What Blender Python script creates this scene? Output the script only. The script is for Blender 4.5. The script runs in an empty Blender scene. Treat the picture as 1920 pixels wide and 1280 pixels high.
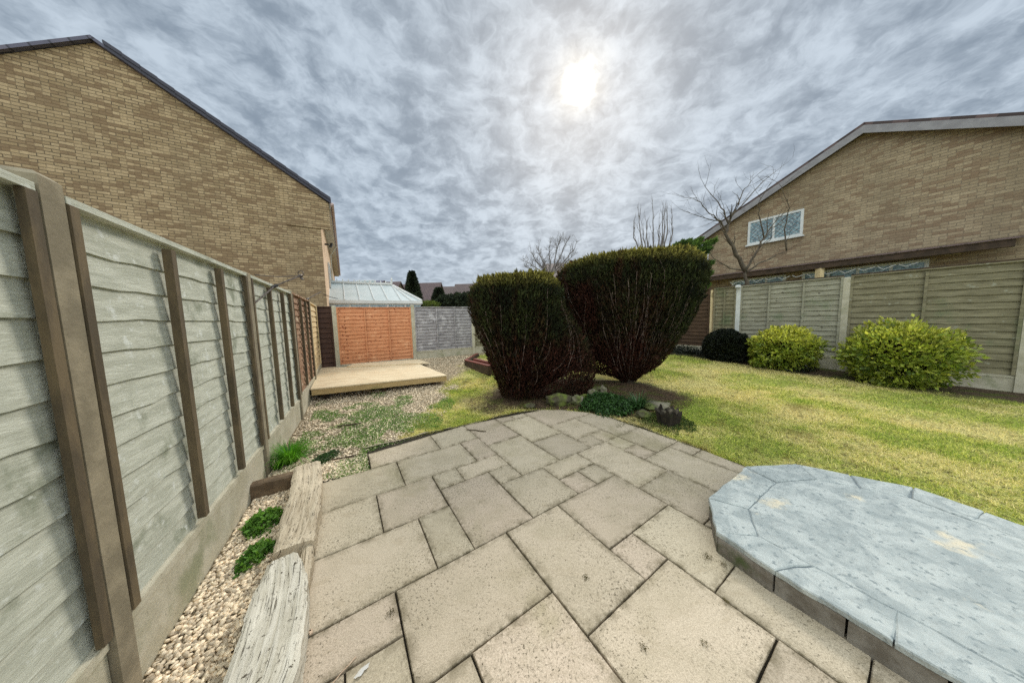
import bpy, math, random
import numpy as np
from mathutils import Vector, noise as mnoise
rng = np.random.default_rng(7); random.seed(7)
SC = bpy.context.scene; COL = SC.collection

# ------------------------------------------------------------ camera
F_PX, PIT, ROLL, CAMH = 497.1, 0.0865670, -0.0246, 1.4
cs, sn, cp, sp = math.cos(ROLL), math.sin(ROLL), math.cos(PIT), math.sin(PIT)
AX_R = Vector((cs, sp*sn, cp*sn)); AX_U = Vector((-sn, sp*cs, cp*cs)); AX_F = Vector((0, cp, -sp))
cam_d = bpy.data.cameras.new('camera'); cam = bpy.data.objects.new('camera', cam_d); COL.objects.link(cam)
from mathutils import Matrix
cam.matrix_world = Matrix(((AX_R.x, AX_U.x, -AX_F.x, 0), (AX_R.y, AX_U.y, -AX_F.y, 0), (AX_R.z, AX_U.z, -AX_F.z, CAMH), (0, 0, 0, 1)))
cam_d.sensor_width = 36; cam_d.lens = 36*F_PX/1920; cam_d.clip_start = 0.05; cam_d.clip_end = 2000
SC.camera = cam

# ------------------------------------------------------------ sky and sun
SUN_DIR = Vector((0.194, 0.761, 0.619)).normalized()
SUN_EL, SUN_AZ = math.asin(SUN_DIR.z), math.atan2(SUN_DIR.x, SUN_DIR.y)
SUN_STRENGTH, SUN_ANGLE, EXPOSURE = 1.7, 16.0, 0.4
SKY_BACK = 4.2
sd = bpy.data.lights.new('sun', 'SUN'); sd.energy = SUN_STRENGTH; sd.angle = math.radians(SUN_ANGLE); sd.color = (1, .94, .84)
so = bpy.data.objects.new('sun', sd); COL.objects.link(so)
so.rotation_euler = SUN_DIR.to_track_quat('Z', 'Y').to_euler(); so.location = (0, 0, 20)
SC.view_settings.view_transform = 'Standard'; SC.view_settings.look = 'None'
SC.cycles.use_denoising = False
SC.view_settings.exposure = EXPOSURE; SC.view_settings.gamma = 1
W = bpy.data.worlds.new('World'); SC.world = W; W.use_nodes = True


class NT:
    """tiny node helper"""
    def __init__(s, tree):
        s.t = tree; tree.nodes.clear()
    def n(s, typ, props=None, **ins):
        nd = s.t.nodes.new(typ)
        for k, v in (props or {}).items(): setattr(nd, k, v)
        for k, v in ins.items():
            key = int(k[1:]) if k[0] == 'i' and k[1:].isdigit() else k.replace('_', ' ')
            s.set(nd.inputs[key], v)
        return nd
    def set(s, sock, v):
        if isinstance(v, bpy.types.NodeSocket): s.t.links.new(v, sock)
        elif isinstance(v, bpy.types.Node): s.t.links.new(v.outputs[0], sock)
        else:
            if isinstance(v, tuple) and len(v) == 3 and sock.type == 'RGBA': v = (*v, 1)
            sock.default_value = v
    def math(s, op, a, b=0.0, c=None, clamp=False):
        kw = dict(i0=a, i1=b)
        if c is not None: kw['i2'] = c
        return s.n('ShaderNodeMath', {'operation': op, 'use_clamp': clamp}, **kw).outputs[0]
    def mix(s, f, a, b, mode='MIX'):
        nd = s.n('ShaderNodeMix', {'data_type': 'RGBA', 'blend_type': mode})
        s.set(nd.inputs[0], f); s.set(nd.inputs[6], a); s.set(nd.inputs[7], b)
        return nd.outputs[2]
    def ramp(s, f, lo, hi, a=0.0, b=1.0):
        return s.n('ShaderNodeMapRange', {'interpolation_type': 'SMOOTHSTEP'}, i0=f, i1=lo, i2=hi, i3=a, i4=b).outputs[0]
    def noise(s, vec, scale, detail=4, rough=.55, dist=0.0):
        return s.n('ShaderNodeTexNoise', Vector=vec, Scale=scale, Detail=detail, Roughness=rough, Distortion=dist).outputs[0]
    def scale(s, vec, sc):
        return s.n('ShaderNodeVectorMath', {'operation': 'MULTIPLY'}, i0=vec, i1=sc).outputs[0]


def build_world():
    t = NT(W.node_tree)
    gen = t.n('ShaderNodeTexCoord').outputs['Generated']
    d = t.n('ShaderNodeVectorMath', {'operation': 'NORMALIZE'}, i0=gen).outputs[0]
    sep = t.n('ShaderNodeSeparateXYZ', i0=d)
    zz = t.math('MAXIMUM', sep.outputs[2], 0.0)
    den = t.math('ADD', zz, 0.27)
    px = t.math('DIVIDE', sep.outputs[0], den); py = t.math('DIVIDE', sep.outputs[1], den)
    P = t.n('ShaderNodeCombineXYZ', i0=px, i1=py, i2=0.0).outputs[0]
    warp = t.n('ShaderNodeTexNoise', Vector=P, Scale=3.0, Detail=5, Roughness=.6).outputs[1]
    wv = t.n('ShaderNodeVectorMath', {'operation': 'SUBTRACT'}, i0=warp, i1=(.5, .5, .5)).outputs[0]
    P2 = t.n('ShaderNodeVectorMath', {'operation': 'ADD'}, i0=P, i1=t.scale(wv, (.20, .20, .20))).outputs[0]
    n1 = t.noise(P2, 4.6, 8, .62, .1)
    n2 = t.noise(P2, 14.0, 7, .62, .15)
    n3 = t.noise(P2, 0.9, 3, .5)
    def billow(v_): return t.math('ABSOLUTE', t.math('SUBTRACT', t.math('MULTIPLY', v_, 2.0), 1.0))
    ridge = t.math('POWER', t.math('SUBTRACT', 1.0, t.math('MULTIPLY', billow(t.noise(P2, 5.5, 6, .58, .3)), 1.6), None, True), 3.0)
    vor = t.n('ShaderNodeTexVoronoi', {'feature': 'SMOOTH_F1'}, Vector=P2, Scale=10.0, Smoothness=.7, Randomness=1.0).outputs[0]
    v = t.math('ADD', t.math('MULTIPLY', n1, .62), t.math('MULTIPLY', n2, .42))
    v = t.math('ADD', v, t.math('MULTIPLY', vor, -.17))
    v = t.math('ADD', v, t.math('MULTIPLY', n3, .22))
    v = t.math('ADD', v, t.math('MULTIPLY', ridge, .12))
    f = t.ramp(v, .44, .80)
    dark = (.19, .237, .29); light = (.435, .505, .575)
    cloud = t.mix(f, dark, light)
    # paler towards the horizon
    hz = t.ramp(sep.outputs[2], 0.0, .34, 1.0, 0.0)
    cloud = t.mix(t.math('MULTIPLY', hz, .45), cloud, (.38, .445, .53))
    # veiled sun shining through thin cloud
    dot = t.n('ShaderNodeVectorMath', {'operation': 'DOT_PRODUCT'}, i0=d, i1=tuple(SUN_DIR)).outputs['Value']
    ang = t.math('ARCCOSINE', t.math('MINIMUM', dot, 1.0))
    ang = t.math('ADD', ang, t.math('MULTIPLY', t.math('SUBTRACT', n2, .5), -.05))
    ang = t.math('ADD', ang, t.math('MULTIPLY', t.math('SUBTRACT', n1, .5), -.06))
    core = t.math('POWER', t.ramp(ang, .0, .062, 1.0, 0.0), 1.6)
    halo = t.ramp(ang, .01, .11, 1.0, 0.0)
    wide = t.ramp(ang, .05, .8, 1.0, 0.0)
    def v3(x): return t.n('ShaderNodeCombineXYZ', i0=x, i1=x, i2=x).outputs[0]
    c = t.mix(1.0, cloud, t.scale(v3(wide), (.025, .02, .01)), 'ADD')
    c = t.mix(1.0, c, t.scale(v3(halo), (.17, .13, .06)), 'ADD')
    c = t.mix(1.0, c, t.scale(v3(core), (2.0, 1.95, 1.75)), 'ADD')
    # unseen sky overhead and behind boosted and warmed as added fill light
    back = t.n('ShaderNodeVectorMath', {'operation': 'DOT_PRODUCT'}, i0=d, i1=(0.0, -.6, .8)).outputs['Value']
    bf_ = t.ramp(back, .35, .85, 1.0, SKY_BACK)
    c = t.mix(1.0, c, v3(bf_), 'MULTIPLY')
    c = t.mix(t.ramp(back, .35, .85), c, t.mix(1.0, c, (1.10, 1.0, .86), 'MULTIPLY'))
    sky = t.n('ShaderNodeTexSky', {'sky_type': 'NISHITA', 'sun_disc': False, 'sun_elevation': SUN_EL, 'sun_rotation': SUN_AZ,
                                   'dust_density': 3.0, 'air_density': 1.0}).outputs[0]
    c10 = t.mix(1.0, c, (10, 10, 10), 'MULTIPLY')
    # a little of the open sky comes through the cloud layer
    col = t.mix(.93, sky, c10)
    bg = t.n('ShaderNodeBackground', Color=col, Strength=.1)
    out = t.n('ShaderNodeOutputWorld'); t.t.links.new(bg.outputs[0], out.inputs[0])
    for nd in t.t.nodes:
        if nd.type == 'MIX': nd.clamp_result = False; nd.clamp_factor = True
build_world()
W.cycles.sampling_method = 'MANUAL'; W.cycles.sample_map_resolution = 1024


# ------------------------------------------------------------ layout helpers
def ray(px, py):
    return AX_R*((px-960)/F_PX) + AX_U*((640-py)/F_PX) + AX_F
def sstep(a, b, x):
    t = np.clip((x-a)/(b-a), 0, 1); return t*t*(3-2*t)
def hgt(x, y):
    x = np.asarray(x, float); y = np.asarray(y, float)
    h = -.03 + .22*sstep(4.3, 8.2, y)
    # low mound of the planting bed around the bushes
    h = h + .10*np.exp(-(((x-1.3)/1.5)**2+((y-4.9)/.75)**2)**2)*sstep(3.9, 4.3, y)
    return h + .012*np.sin(x*2.3+y*1.1)*sstep(4, 5, y)
def at(px, py, z=None):
    r = ray(px, py)
    if z is not None: t = (z-CAMH)/r.z; return Vector((r.x*t, r.y*t, z))
    t = -CAMH/r.z
    for _ in range(30):
        t = (float(hgt(r.x*t, r.y*t))-CAMH)/r.z
        t = min(max(t, .1), 60)
    return Vector((r.x*t, r.y*t, float(hgt(r.x*t, r.y*t))))
def depth(px, py, y):
    r = ray(px, py); t = y/r.y; return Vector((r.x*t, y, CAMH+r.z*t))
def gz(x, y): return float(hgt(x, y))

DL = Vector((-.53, .848, 0)).normalized()      # along the left fence, away from us
DB = Vector((.862, .507, 0)).normalized()      # along the back fence, to the right


def obj(name, verts, faces, mat, parent=None, loc=None, attrs=None, smooth=False, uv=None):
    me = bpy.data.meshes.new(name)
    V = np.array(verts, dtype=np.float64).reshape(-1, 3)
    off = np.array(loc if loc is not None else (parent_loc(parent) if parent else (0, 0, 0)), float)
    V = V-off
    if isinstance(faces, np.ndarray):
        nf, k = faces.shape
        me.vertices.add(len(V)); me.vertices.foreach_set('co', V.astype(np.float32).ravel())
        me.loops.add(nf*k); me.loops.foreach_set('vertex_index', faces.astype(np.int32).ravel())
        me.polygons.add(nf); me.polygons.foreach_set('loop_start', np.arange(0, nf*k, k, dtype=np.int32))
        me.update(calc_edges=True); me.validate()
    else:
        me.from_pydata([tuple(v) for v in V], [], [tuple(f) for f in faces]); me.update()
    if attrs:
        for k, a in attrs.items():
            at_ = me.attributes.new(k, 'FLOAT', 'POINT'); at_.data.foreach_set('value', np.asarray(a, np.float32))
    if uv is not None:
        l = me.uv_layers.new(name='UVMap'); l.data.foreach_set('uv', np.asarray(uv, np.float32).ravel())
    if smooth: me.polygons.foreach_set('use_smooth', np.ones(len(me.polygons), bool))
    if mat: me.materials.append(mat)
    o = bpy.data.objects.new(name, me); COL.objects.link(o)
    o.location = (0, 0, 0)
    if parent:
        o.parent = parent
        if loc is not None: o.location = np.array(loc)-np.array(parent_loc(parent))
    elif loc is not None: o.location = loc
    return o
def parent_loc(p):
    v = Vector((0, 0, 0))
    while p: v = v+p.location; p = p.parent
    return v
def thing(name, label, cat, loc, group=None):
    o = bpy.data.objects.new(name, None); COL.objects.link(o); o.location = loc; o.empty_display_size = .2
    o['label'] = label; o['category'] = cat
    if group: o['group'] = group
    return o
def tag(o, label, cat, group=None, kind=None):
    o['label'] = label; o['category'] = cat
    if group: o['group'] = group
    if kind: o['kind'] = kind
    return o
def structure(o): o['kind'] = 'structure'; return o


class MB:
    def __init__(s): s.v = []; s.f = []; s.uv = []
    def add(s, vs, fs):
        b = len(s.v); s.v += [tuple(v) for v in vs]; s.f += [tuple(b+i for i in f) for f in fs]
    def box(s, o, ax, ay, az, bev=0.0):
        """box from corner o with edge vectors; bev chamfers by insetting an extra ring on the top"""
        o, ax, ay, az = map(Vector, (o, ax, ay, az))
        if bev <= 0:
            v = [o, o+ax, o+ax+ay, o+ay, o+az, o+ax+az, o+ax+ay+az, o+ay+az]
            s.add(v, [(0, 3, 2, 1), (4, 5, 6, 7), (0, 1, 5, 4), (1, 2, 6, 5), (2, 3, 7, 6), (3, 0, 4, 7)]); return
        ux, uy, uz = ax.normalized()*bev, ay.normalized()*bev, az.normalized()*bev
        b = [o, o+ax, o+ax+ay, o+ay]; m = [p+az-uz for p in b]
        tp = [o+ux+uy+az, o+ax-ux+uy+az, o+ax+ay-ux-uy+az, o+ay+ux-uy+az]
        s.add(b+m+tp, [(0, 3, 2, 1), (8, 9, 10, 11)] + [(i, (i+1) % 4, 4+(i+1) % 4, 4+i) for i in range(4)] + [(4+i, 4+(i+1) % 4, 8+(i+1) % 4, 8+i) for i in range(4)])
    def bar(s, p, q, w, h=None, up=(0, 0, 1)):
        p, q = Vector(p), Vector(q); h = h or w
        d = (q-p); up = Vector(up)
        if abs(d.normalized().dot(up)) > .98: up = Vector((1, 0, 0))
        x = d.cross(up).normalized()*w; z = x.cross(d).normalized()*h
        s.box(p-x/2-z/2, x, d, z)
    def tube(s, pts, rads, n=6, cap=True):
        pts = [Vector(p) for p in pts]
        if not hasattr(rads, '__len__'): rads = [rads]*len(pts)
        b = len(s.v); ref = Vector((.31, .22, .92))
        for i, p in enumerate(pts):
            d = (pts[min(i+1, len(pts)-1)]-pts[max(i-1, 0)]).normalized()
            if abs(d.dot(ref)) > .97: ref = Vector((1, .1, 0))
            x = d.cross(ref).normalized(); y = d.cross(x)
            for k in range(n):
                a = 2*math.pi*k/n; s.v.append(tuple(p+(x*math.cos(a)+y*math.sin(a))*rads[i]))
        for i in range(len(pts)-1):
            for k in range(n):
                s.f.append((b+i*n+k, b+i*n+(k+1) % n, b+(i+1)*n+(k+1) % n, b+(i+1)*n+k))
        if cap:
            s.f.append(tuple(b+k for k in range(n))[::-1]); s.f.append(tuple(b+(len(pts)-1)*n+k for k in range(n)))
    def build(s, name, mat, parent=None, loc=None, smooth=False):
        return obj(name, s.v, s.f, mat, parent, loc, smooth=smooth)


# ------------------------------------------------------------ materials
def mat(name, c1, c2=None, scale=6, detail=6, rough=.8, bump=.3, bscale=None, stretch=(1, 1, 1), c3=None, s3=1.2, t3=(.55, .7),
        spots=None, spot_scale=40, spot_t=(.62, .7), trans=0.0, attr=None, attr_col=None, metal=0.0, attr2=None, attr2_col=None, spec=.35, dist=.2, bdist=.01, rnd=0.0):
    m = bpy.data.materials.new(name); m.use_nodes = True; t = NT(m.node_tree)
    pos = t.n('ShaderNodeNewGeometry').outputs['Position']
    if stretch != (1, 1, 1): pos_s = t.scale(pos, stretch)
    else: pos_s = pos
    n = t.noise(pos_s, scale, detail, .6, dist)
    c2 = c2 or tuple(x*.75 for x in c1)
    col = t.mix(t.ramp(n, .35, .65), c1, c2)
    if c3: col = t.mix(t.ramp(t.noise(pos, s3, 5, .6), *t3), col, c3)
    if spots: col = t.mix(t.ramp(t.noise(pos, spot_scale, 3, .6), *spot_t), col, spots)
    if attr:
        a = t.n('ShaderNodeAttribute', {'attribute_name': attr}).outputs['Fac']
        col = t.mix(a, col, attr_col)
    if attr2:
        col = t.mix(t.n('ShaderNodeAttribute', {'attribute_name': attr2}).outputs['Fac'], col, attr2_col)
    if rnd:
        r = t.n('ShaderNodeAttribute', {'attribute_name': 'rnd'}).outputs['Fac']
        hsv = t.n('ShaderNodeHueSaturation', Color=col, Value=t.math('ADD', t.math('MULTIPLY', r, rnd*2), 1-rnd), Hue=.5, Saturation=1.0, Fac=1.0)
        col = hsv.outputs[0]
    b = t.n('ShaderNodeBsdfPrincipled', Base_Color=col, Roughness=rough, Metallic=metal)
    b.inputs['Specular IOR Level'].default_value = spec
    if bump:
        bn = t.noise(pos_s, bscale or scale*3, 6, .65)
        bm = t.n('ShaderNodeBump', Height=bn, Strength=bump, Distance=bdist); t.set(b.inputs['Normal'], bm.outputs[0])
    sh = b.outputs[0]
    if trans:
        tr = t.n('ShaderNodeBsdfTranslucent', Color=t.mix(1.0, col, (1.5, 1.6, .9), 'MULTIPLY'))
        sh = t.n('ShaderNodeMixShader', i0=trans, i1=sh, i2=tr.outputs[0]).outputs[0]
    o = t.n('ShaderNodeOutputMaterial'); t.t.links.new(sh, o.inputs[0])
    return m

def slab_material():
    m = bpy.data.materials.new('buff_paving'); m.use_nodes = True; t = NT(m.node_tree)
    pos = t.n('ShaderNodeNewGeometry').outputs['Position']
    r = t.n('ShaderNodeAttribute', {'attribute_name': 'rnd'}).outputs['Fac']
    r2 = t.n('ShaderNodeAttribute', {'attribute_name': 'rnd2'}).outputs['Fac']
    e = t.n('ShaderNodeAttribute', {'attribute_name': 'edge'}).outputs['Fac']
    off = t.n('ShaderNodeCombineXYZ', i0=t.math('MULTIPLY', r, 17), i1=t.math('MULTIPLY', r2, 23), i2=0.0).outputs[0]
    p2 = t.n('ShaderNodeVectorMath', {'operation': 'ADD'}, i0=pos, i1=off).outputs[0]
    col = t.mix(r, (.60, .50, .37), (.59, .475, .37))
    col = t.mix(t.math('MULTIPLY', r2, .55), col, (.50, .445, .32))
    big = t.ramp(t.noise(p2, 3.0, 5, .6, .4), .42, .68)
    col = t.mix(t.math('MULTIPLY', big, .5), col, (.40, .34, .235))
    st = t.ramp(t.noise(t.scale(p2, (1.0, 2.6, 1)), 5.0, 6, .65, .6), .5, .72)
    col = t.mix(t.math('MULTIPLY', st, .38), col, (.34, .27, .17))
    alg = t.ramp(t.noise(pos, 1.1, 6, .62, .3), .52, .68)
    col = t.mix(t.math('MULTIPLY', alg, .6), col, (.28, .245, .13))
    # grit of the surface: pale and dark grains
    g = t.noise(pos, 190, 2, .7)
    col = t.mix(t.ramp(g, .38, .62, 0, .42), col, (.20, .16, .105))
    g2 = t.noise(pos, 120, 2, .7)
    col = t.mix(t.ramp(g2, .62, .72, 0, .5), col, (.68, .61, .48))
    # black lichen specks, unevenly distributed
    reg = t.ramp(t.noise(p2, 2.6, 4, .6), .34, .60, .12, 1.0)
    sp_ = t.ramp(t.noise(pos, 75, 5, .8), .54, .62)
    col = t.mix(t.math('MULTIPLY', t.math('MULTIPLY', sp_, reg), .95), col, (.10, .08, .05))
    sp2 = t.ramp(t.noise(p2, 21, 7, .78), .61, .70)
    col = t.mix(t.math('MULTIPLY', sp2, .7), col, (.13, .11, .06))
    # dirt gathered along the joints
    dn = t.noise(pos, 14, 5, .7)
    ed = t.math('MULTIPLY', e, t.ramp(dn, .38, .62))
    col = t.mix(t.math('MULTIPLY', ed, .8), col, (.12, .095, .05))
    col = t.n('ShaderNodeHueSaturation', Color=col, Value=t.math('ADD', t.math('MULTIPLY', t.math('FRACT', t.math('MULTIPLY', t.math('ADD', r, r2), 7.3)), .22), .89), Hue=.5, Saturation=1.0, Fac=1.0).outputs[0]
    b = t.n('ShaderNodeBsdfPrincipled', Base_Color=col, Roughness=.85); b.inputs['Specular IOR Level'].default_value = .3
    h = t.math('ADD', t.math('MULTIPLY', t.noise(p2, 7, 6, .6, .5), 1.0), t.math('MULTIPLY', t.noise(pos, 110, 3, .7), .22))
    bm = t.n('ShaderNodeBump', Height=h, Strength=.6, Distance=.010); t.set(b.inputs['Normal'], bm.outputs[0])
    o = t.n('ShaderNodeOutputMaterial'); t.t.links.new(b.outputs[0], o.inputs[0])
    return m

def brick_material(name, c1, c2, mortar, alt=None):
    m = bpy.data.materials.new(name); m.use_nodes = True; t = NT(m.node_tree)
    uv = t.n('ShaderNodeUVMap', {'uv_map': 'UVMap'}).outputs[0]
    pos = t.n('ShaderNodeNewGeometry').outputs['Position']
    wob = t.n('ShaderNodeTexNoise', Vector=uv, Scale=3.0, Detail=2).outputs[1]
    wv = t.scale(t.n('ShaderNodeVectorMath', {'operation': 'SUBTRACT'}, i0=wob, i1=(.5, .5, .5)).outputs[0], (.02, .02, 0))
    uv = t.n('ShaderNodeVectorMath', {'operation': 'ADD'}, i0=uv, i1=wv).outputs[0]
    br = t.n('ShaderNodeTexBrick', Vector=uv, Color1=c1, Color2=c2, Mortar=mortar, Scale=1.0, Bias=0.0)
    br.inputs['Brick Width'].default_value = .225; br.inputs['Row Height'].default_value = .075
    br.inputs['Mortar Size'].default_value = .009; br.inputs['Mortar Smooth'].default_value = .3
    col = br.outputs[0]
    # each brick its own tone
    sx = t.n('ShaderNodeSeparateXYZ', i0=uv)
    row = t.math('FLOOR', t.math('DIVIDE', sx.outputs[1], .075))
    cx = t.math('FLOOR', t.math('DIVIDE', t.math('ADD', sx.outputs[0], t.math('MULTIPLY', t.math('MODULO', row, 2.0), .1125)), .225))
    wn = t.n('ShaderNodeTexWhiteNoise', {'noise_dimensions': '2D'}, Vector=t.n('ShaderNodeCombineXYZ', i0=cx, i1=row, i2=0.0).outputs[0]).outputs[0]
    col = t.mix(t.ramp(wn, .45, .9, 0, .85), col, alt or tuple(x*.5 for x in c2))
    col = t.mix(t.ramp(wn, .0, .25, .4, 0), col, tuple(min(1, x*1.25) for x in c1))
    col = t.mix(t.ramp(t.noise(t.scale(pos, (1, 1, .35)), .8, 6, .65), .45, .68, 0, .5), col, tuple(x*.5 for x in c1))
    col = t.mix(t.ramp(t.noise(pos, 30, 4, .7), .4, .7, 0, .35), col, tuple(x*.45 for x in c1))
    b = t.n('ShaderNodeBsdfPrincipled', Base_Color=col, Roughness=.9); b.inputs['Specular IOR Level'].default_value = .2
    h = t.math('ADD', t.math('MULTIPLY', br.outputs[1], -1.0), t.math('MULTIPLY', t.noise(pos, 40, 4, .7), .5))
    bm = t.n('ShaderNodeBump', Height=h, Strength=.7, Distance=.01); t.set(b.inputs['Normal'], bm.outputs[0])
    o = t.n('ShaderNodeOutputMaterial'); t.t.links.new(b.outputs[0], o.inputs[0])
    return m

def tile_material(name, c1, c2):
    m = bpy.data.materials.new(name); m.use_nodes = True; t = NT(m.node_tree)
    uv = t.n('ShaderNodeUVMap', {'uv_map': 'UVMap'}).outputs[0]
    pos = t.n('ShaderNodeNewGeometry').outputs['Position']
    br = t.n('ShaderNodeTexBrick', Vector=uv, Color1=c1, Color2=c2, Mortar=tuple(x*.35 for x in c1), Scale=1.0)
    br.inputs['Brick Width'].default_value = .33; br.inputs['Row Height'].default_value = .34
    br.inputs['Mortar Size'].default_value = .018
    col = t.mix(t.ramp(t.noise(pos, 1.3, 5, .6), .4, .7, 0, .5), br.outputs[0], tuple(x*.6 for x in c1))
    b = t.n('ShaderNodeBsdfPrincipled', Base_Color=col, Roughness=.7)
    bm = t.n('ShaderNodeBump', Height=br.outputs[1], Strength=.8, Distance=-.02); t.set(b.inputs['Normal'], bm.outputs[0])
    o = t.n('ShaderNodeOutputMaterial'); t.t.links.new(b.outputs[0], o.inputs[0])
    return m

def ground_material():
    m = bpy.data.materials.new('earth_and_turf'); m.use_nodes = True; t = NT(m.node_tree)
    pos = t.n('ShaderNodeNewGeometry').outputs['Position']
    grav = t.n('ShaderNodeAttribute', {'attribute_name': 'grav'}).outputs['Fac']
    soil = t.n('ShaderNodeAttribute', {'attribute_name': 'soil'}).outputs['Fac']  # bare soil, plus the fence's shade painted in along the right bed
    turf = t.mix(t.ramp(t.noise(pos, .9, 5, .6), .40, .60), (.34, .38, .08), (.60, .54, .20))
    turf = t.mix(t.ramp(t.noise(pos, 28, 5, .7), .42, .66), turf, (.10, .09, .035))
    gr = t.mix(t.ramp(t.noise(pos, 45, 4, .7), .4, .6), (.36, .29, .19), (.15, .115, .07))
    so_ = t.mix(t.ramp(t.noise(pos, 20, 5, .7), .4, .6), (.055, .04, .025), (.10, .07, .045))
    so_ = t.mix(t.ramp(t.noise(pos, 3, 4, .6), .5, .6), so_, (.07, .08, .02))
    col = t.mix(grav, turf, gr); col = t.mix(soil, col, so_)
    b = t.n('ShaderNodeBsdfPrincipled', Base_Color=col, Roughness=.95); b.inputs['Specular IOR Level'].default_value = .15
    bm = t.n('ShaderNodeBump', Height=t.noise(pos, 35, 6, .7), Strength=.9, Distance=.03); t.set(b.inputs['Normal'], bm.outputs[0])
    o = t.n('ShaderNodeOutputMaterial'); t.t.links.new(b.outputs[0], o.inputs[0])
    return m

def blade_material(name, green, mid, straw, s=1.3, trans=.45):
    """grass: colour drifts over the lawn with the sward itself"""
    m = bpy.data.materials.new(name); m.use_nodes = True; t = NT(m.node_tree)
    pos = t.n('ShaderNodeNewGeometry').outputs['Position']
    r = t.n('ShaderNodeAttribute', {'attribute_name': 'rnd'}).outputs['Fac']
    n = t.math('ADD', t.noise(pos, s, 4, .6), t.math('MULTIPLY', t.math('SUBTRACT', r, .5), .22))
    col = t.mix(t.ramp(n, .38, .47), green, mid); col = t.mix(t.ramp(n, .48, .60), col, straw)
    col = t.mix(t.ramp(t.noise(pos, 7, 5, .7), .54, .66, 0, .75), col, (.17, .12, .04))
    col = t.mix(t.ramp(t.noise(pos, 1.7, 5, .65), .56, .68, 0, .7), col, (.26, .19, .06))
    hsv = t.n('ShaderNodeHueSaturation', Color=col, Value=t.math('ADD', t.math('MULTIPLY', r, .7), .65), Hue=.5, Saturation=1.0, Fac=1.0).outputs[0]
    b = t.n('ShaderNodeBsdfPrincipled', Base_Color=hsv, Roughness=.7); b.inputs['Specular IOR Level'].default_value = .25
    tr = t.n('ShaderNodeBsdfTranslucent', Color=hsv)
    sh = t.n('ShaderNodeMixShader', i0=trans, i1=b.outputs[0], i2=tr.outputs[0]).outputs[0]
    o = t.n('ShaderNodeOutputMaterial'); t.t.links.new(sh, o.inputs[0])
    return m

def grain_material(name, c1, c2, crack, fleck, cr=(.58, .66)):
    m = bpy.data.materials.new(name); m.use_nodes = True; t = NT(m.node_tree)
    pos = t.n('ShaderNodeNewGeometry').outputs['Position']
    u = t.n('ShaderNodeAttribute', {'attribute_name': 'gu'}).outputs['Fac']; v = t.n('ShaderNodeAttribute', {'attribute_name': 'gv'}).outputs['Fac']
    P = t.n('ShaderNodeCombineXYZ', i0=t.math('MULTIPLY', u, 1.3), i1=t.math('MULTIPLY', v, 24), i2=0.0).outputs[0]
    g = t.noise(P, 2.2, 7, .65, .5); g2 = t.noise(P, 5.5, 6, .7, .3)
    col = t.mix(t.ramp(g, .38, .62), c1, c2)
    col = t.mix(t.ramp(t.noise(pos, 3.2, 5, .6), .45, .65, 0, .55), col, tuple(min(.9, x*1.25) for x in c1))
    k = t.ramp(g2, cr[0], cr[1]); col = t.mix(t.math('MULTIPLY', k, .75), col, crack)
    f = t.ramp(t.noise(pos, 38, 4, .7), .60, .67); col = t.mix(t.math('MULTIPLY', f, fleck), col, (.05, .035, .02))
    b = t.n('ShaderNodeBsdfPrincipled', Base_Color=col, Roughness=.9); b.inputs['Specular IOR Level'].default_value = .2
    h = t.math('SUBTRACT', t.math('MULTIPLY', g, .7), t.math('MULTIPLY', k, .8))
    bm = t.n('ShaderNodeBump', Height=h, Strength=.9, Distance=.012); t.set(b.inputs['Normal'], bm.outputs[0])
    o = t.n('ShaderNodeOutputMaterial'); t.t.links.new(b.outputs[0], o.inputs[0])
    return m

M = {}
M['slab'] = slab_material()
M['joint'] = mat('joint_dirt', (.016, .012, .007), (.032, .024, .013), 30, rough=.95, bump=.5)
M['ground'] = ground_material()
M['post_brown'] = mat('brown_stained_post', (.30, .255, .175), (.20, .17, .115), 7, rough=.9, bump=.4, bscale=50)
M['concrete'] = mat('weathered_concrete', (.53, .49, .38), (.42, .385, .28), 7, rough=.9, bump=.4, bscale=60, c3=(.30, .30, .19), s3=2.5, spots=(.22, .19, .13), spot_scale=80, spot_t=(.64, .74))
M['fence_grey_green'] = mat('grey_green_fence_wood', (.58, .59, .50), (.44, .45, .37), 5, rough=.85, stretch=(1, 1, 6), bump=.5, bscale=22, c3=(.24, .26, .19), s3=3.5, t3=(.56, .72), spots=(.64, .66, .60), spot_scale=16, spot_t=(.58, .72))
M['batten_dark'] = mat('dark_batten_wood', (.155, .115, .065), (.085, .065, .04), 12, rough=.85, stretch=(1, 1, .3), bump=.5)
M['fence_brown'] = mat('brown_fence_wood', (.22, .11, .06), (.33, .20, .12), 7, rough=.8, stretch=(1, 1, 5), bump=.5, spots=(.55, .45, .32), spot_scale=9, spot_t=(.55, .7))
M['fence_tan'] = mat('tan_fence_wood', (.70, .56, .33), (.58, .45, .25), 5, rough=.8, stretch=(1, 1, .3), bump=.4, c3=(.30, .24, .12), s3=4)
M['fence_orange'] = mat('orange_fence_wood', (.66, .30, .15), (.54, .22, .10), 3.5, rough=.75, stretch=(1, 1, 9), bump=.4, bscale=12, c3=(.72, .36, .19), s3=5, spots=(.30, .09, .04), spot_scale=13, spot_t=(.60, .70), spec=.3)
M['fence_grey'] = mat('silver_grey_fence_wood', (.41, .385, .385), (.20, .185, .19), 4.5, rough=.85, stretch=(1, 1, 8), bump=.6, bscale=16, c3=(.50, .475, .475), s3=4.5, spots=(.07, .06, .06), spot_scale=14, spot_t=(.62, .72))
M['fence_dark'] = mat('dark_brown_fence_wood', (.045, .022, .016), (.07, .035, .022), 6, rough=.85, stretch=(1, 1, 5))
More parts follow.
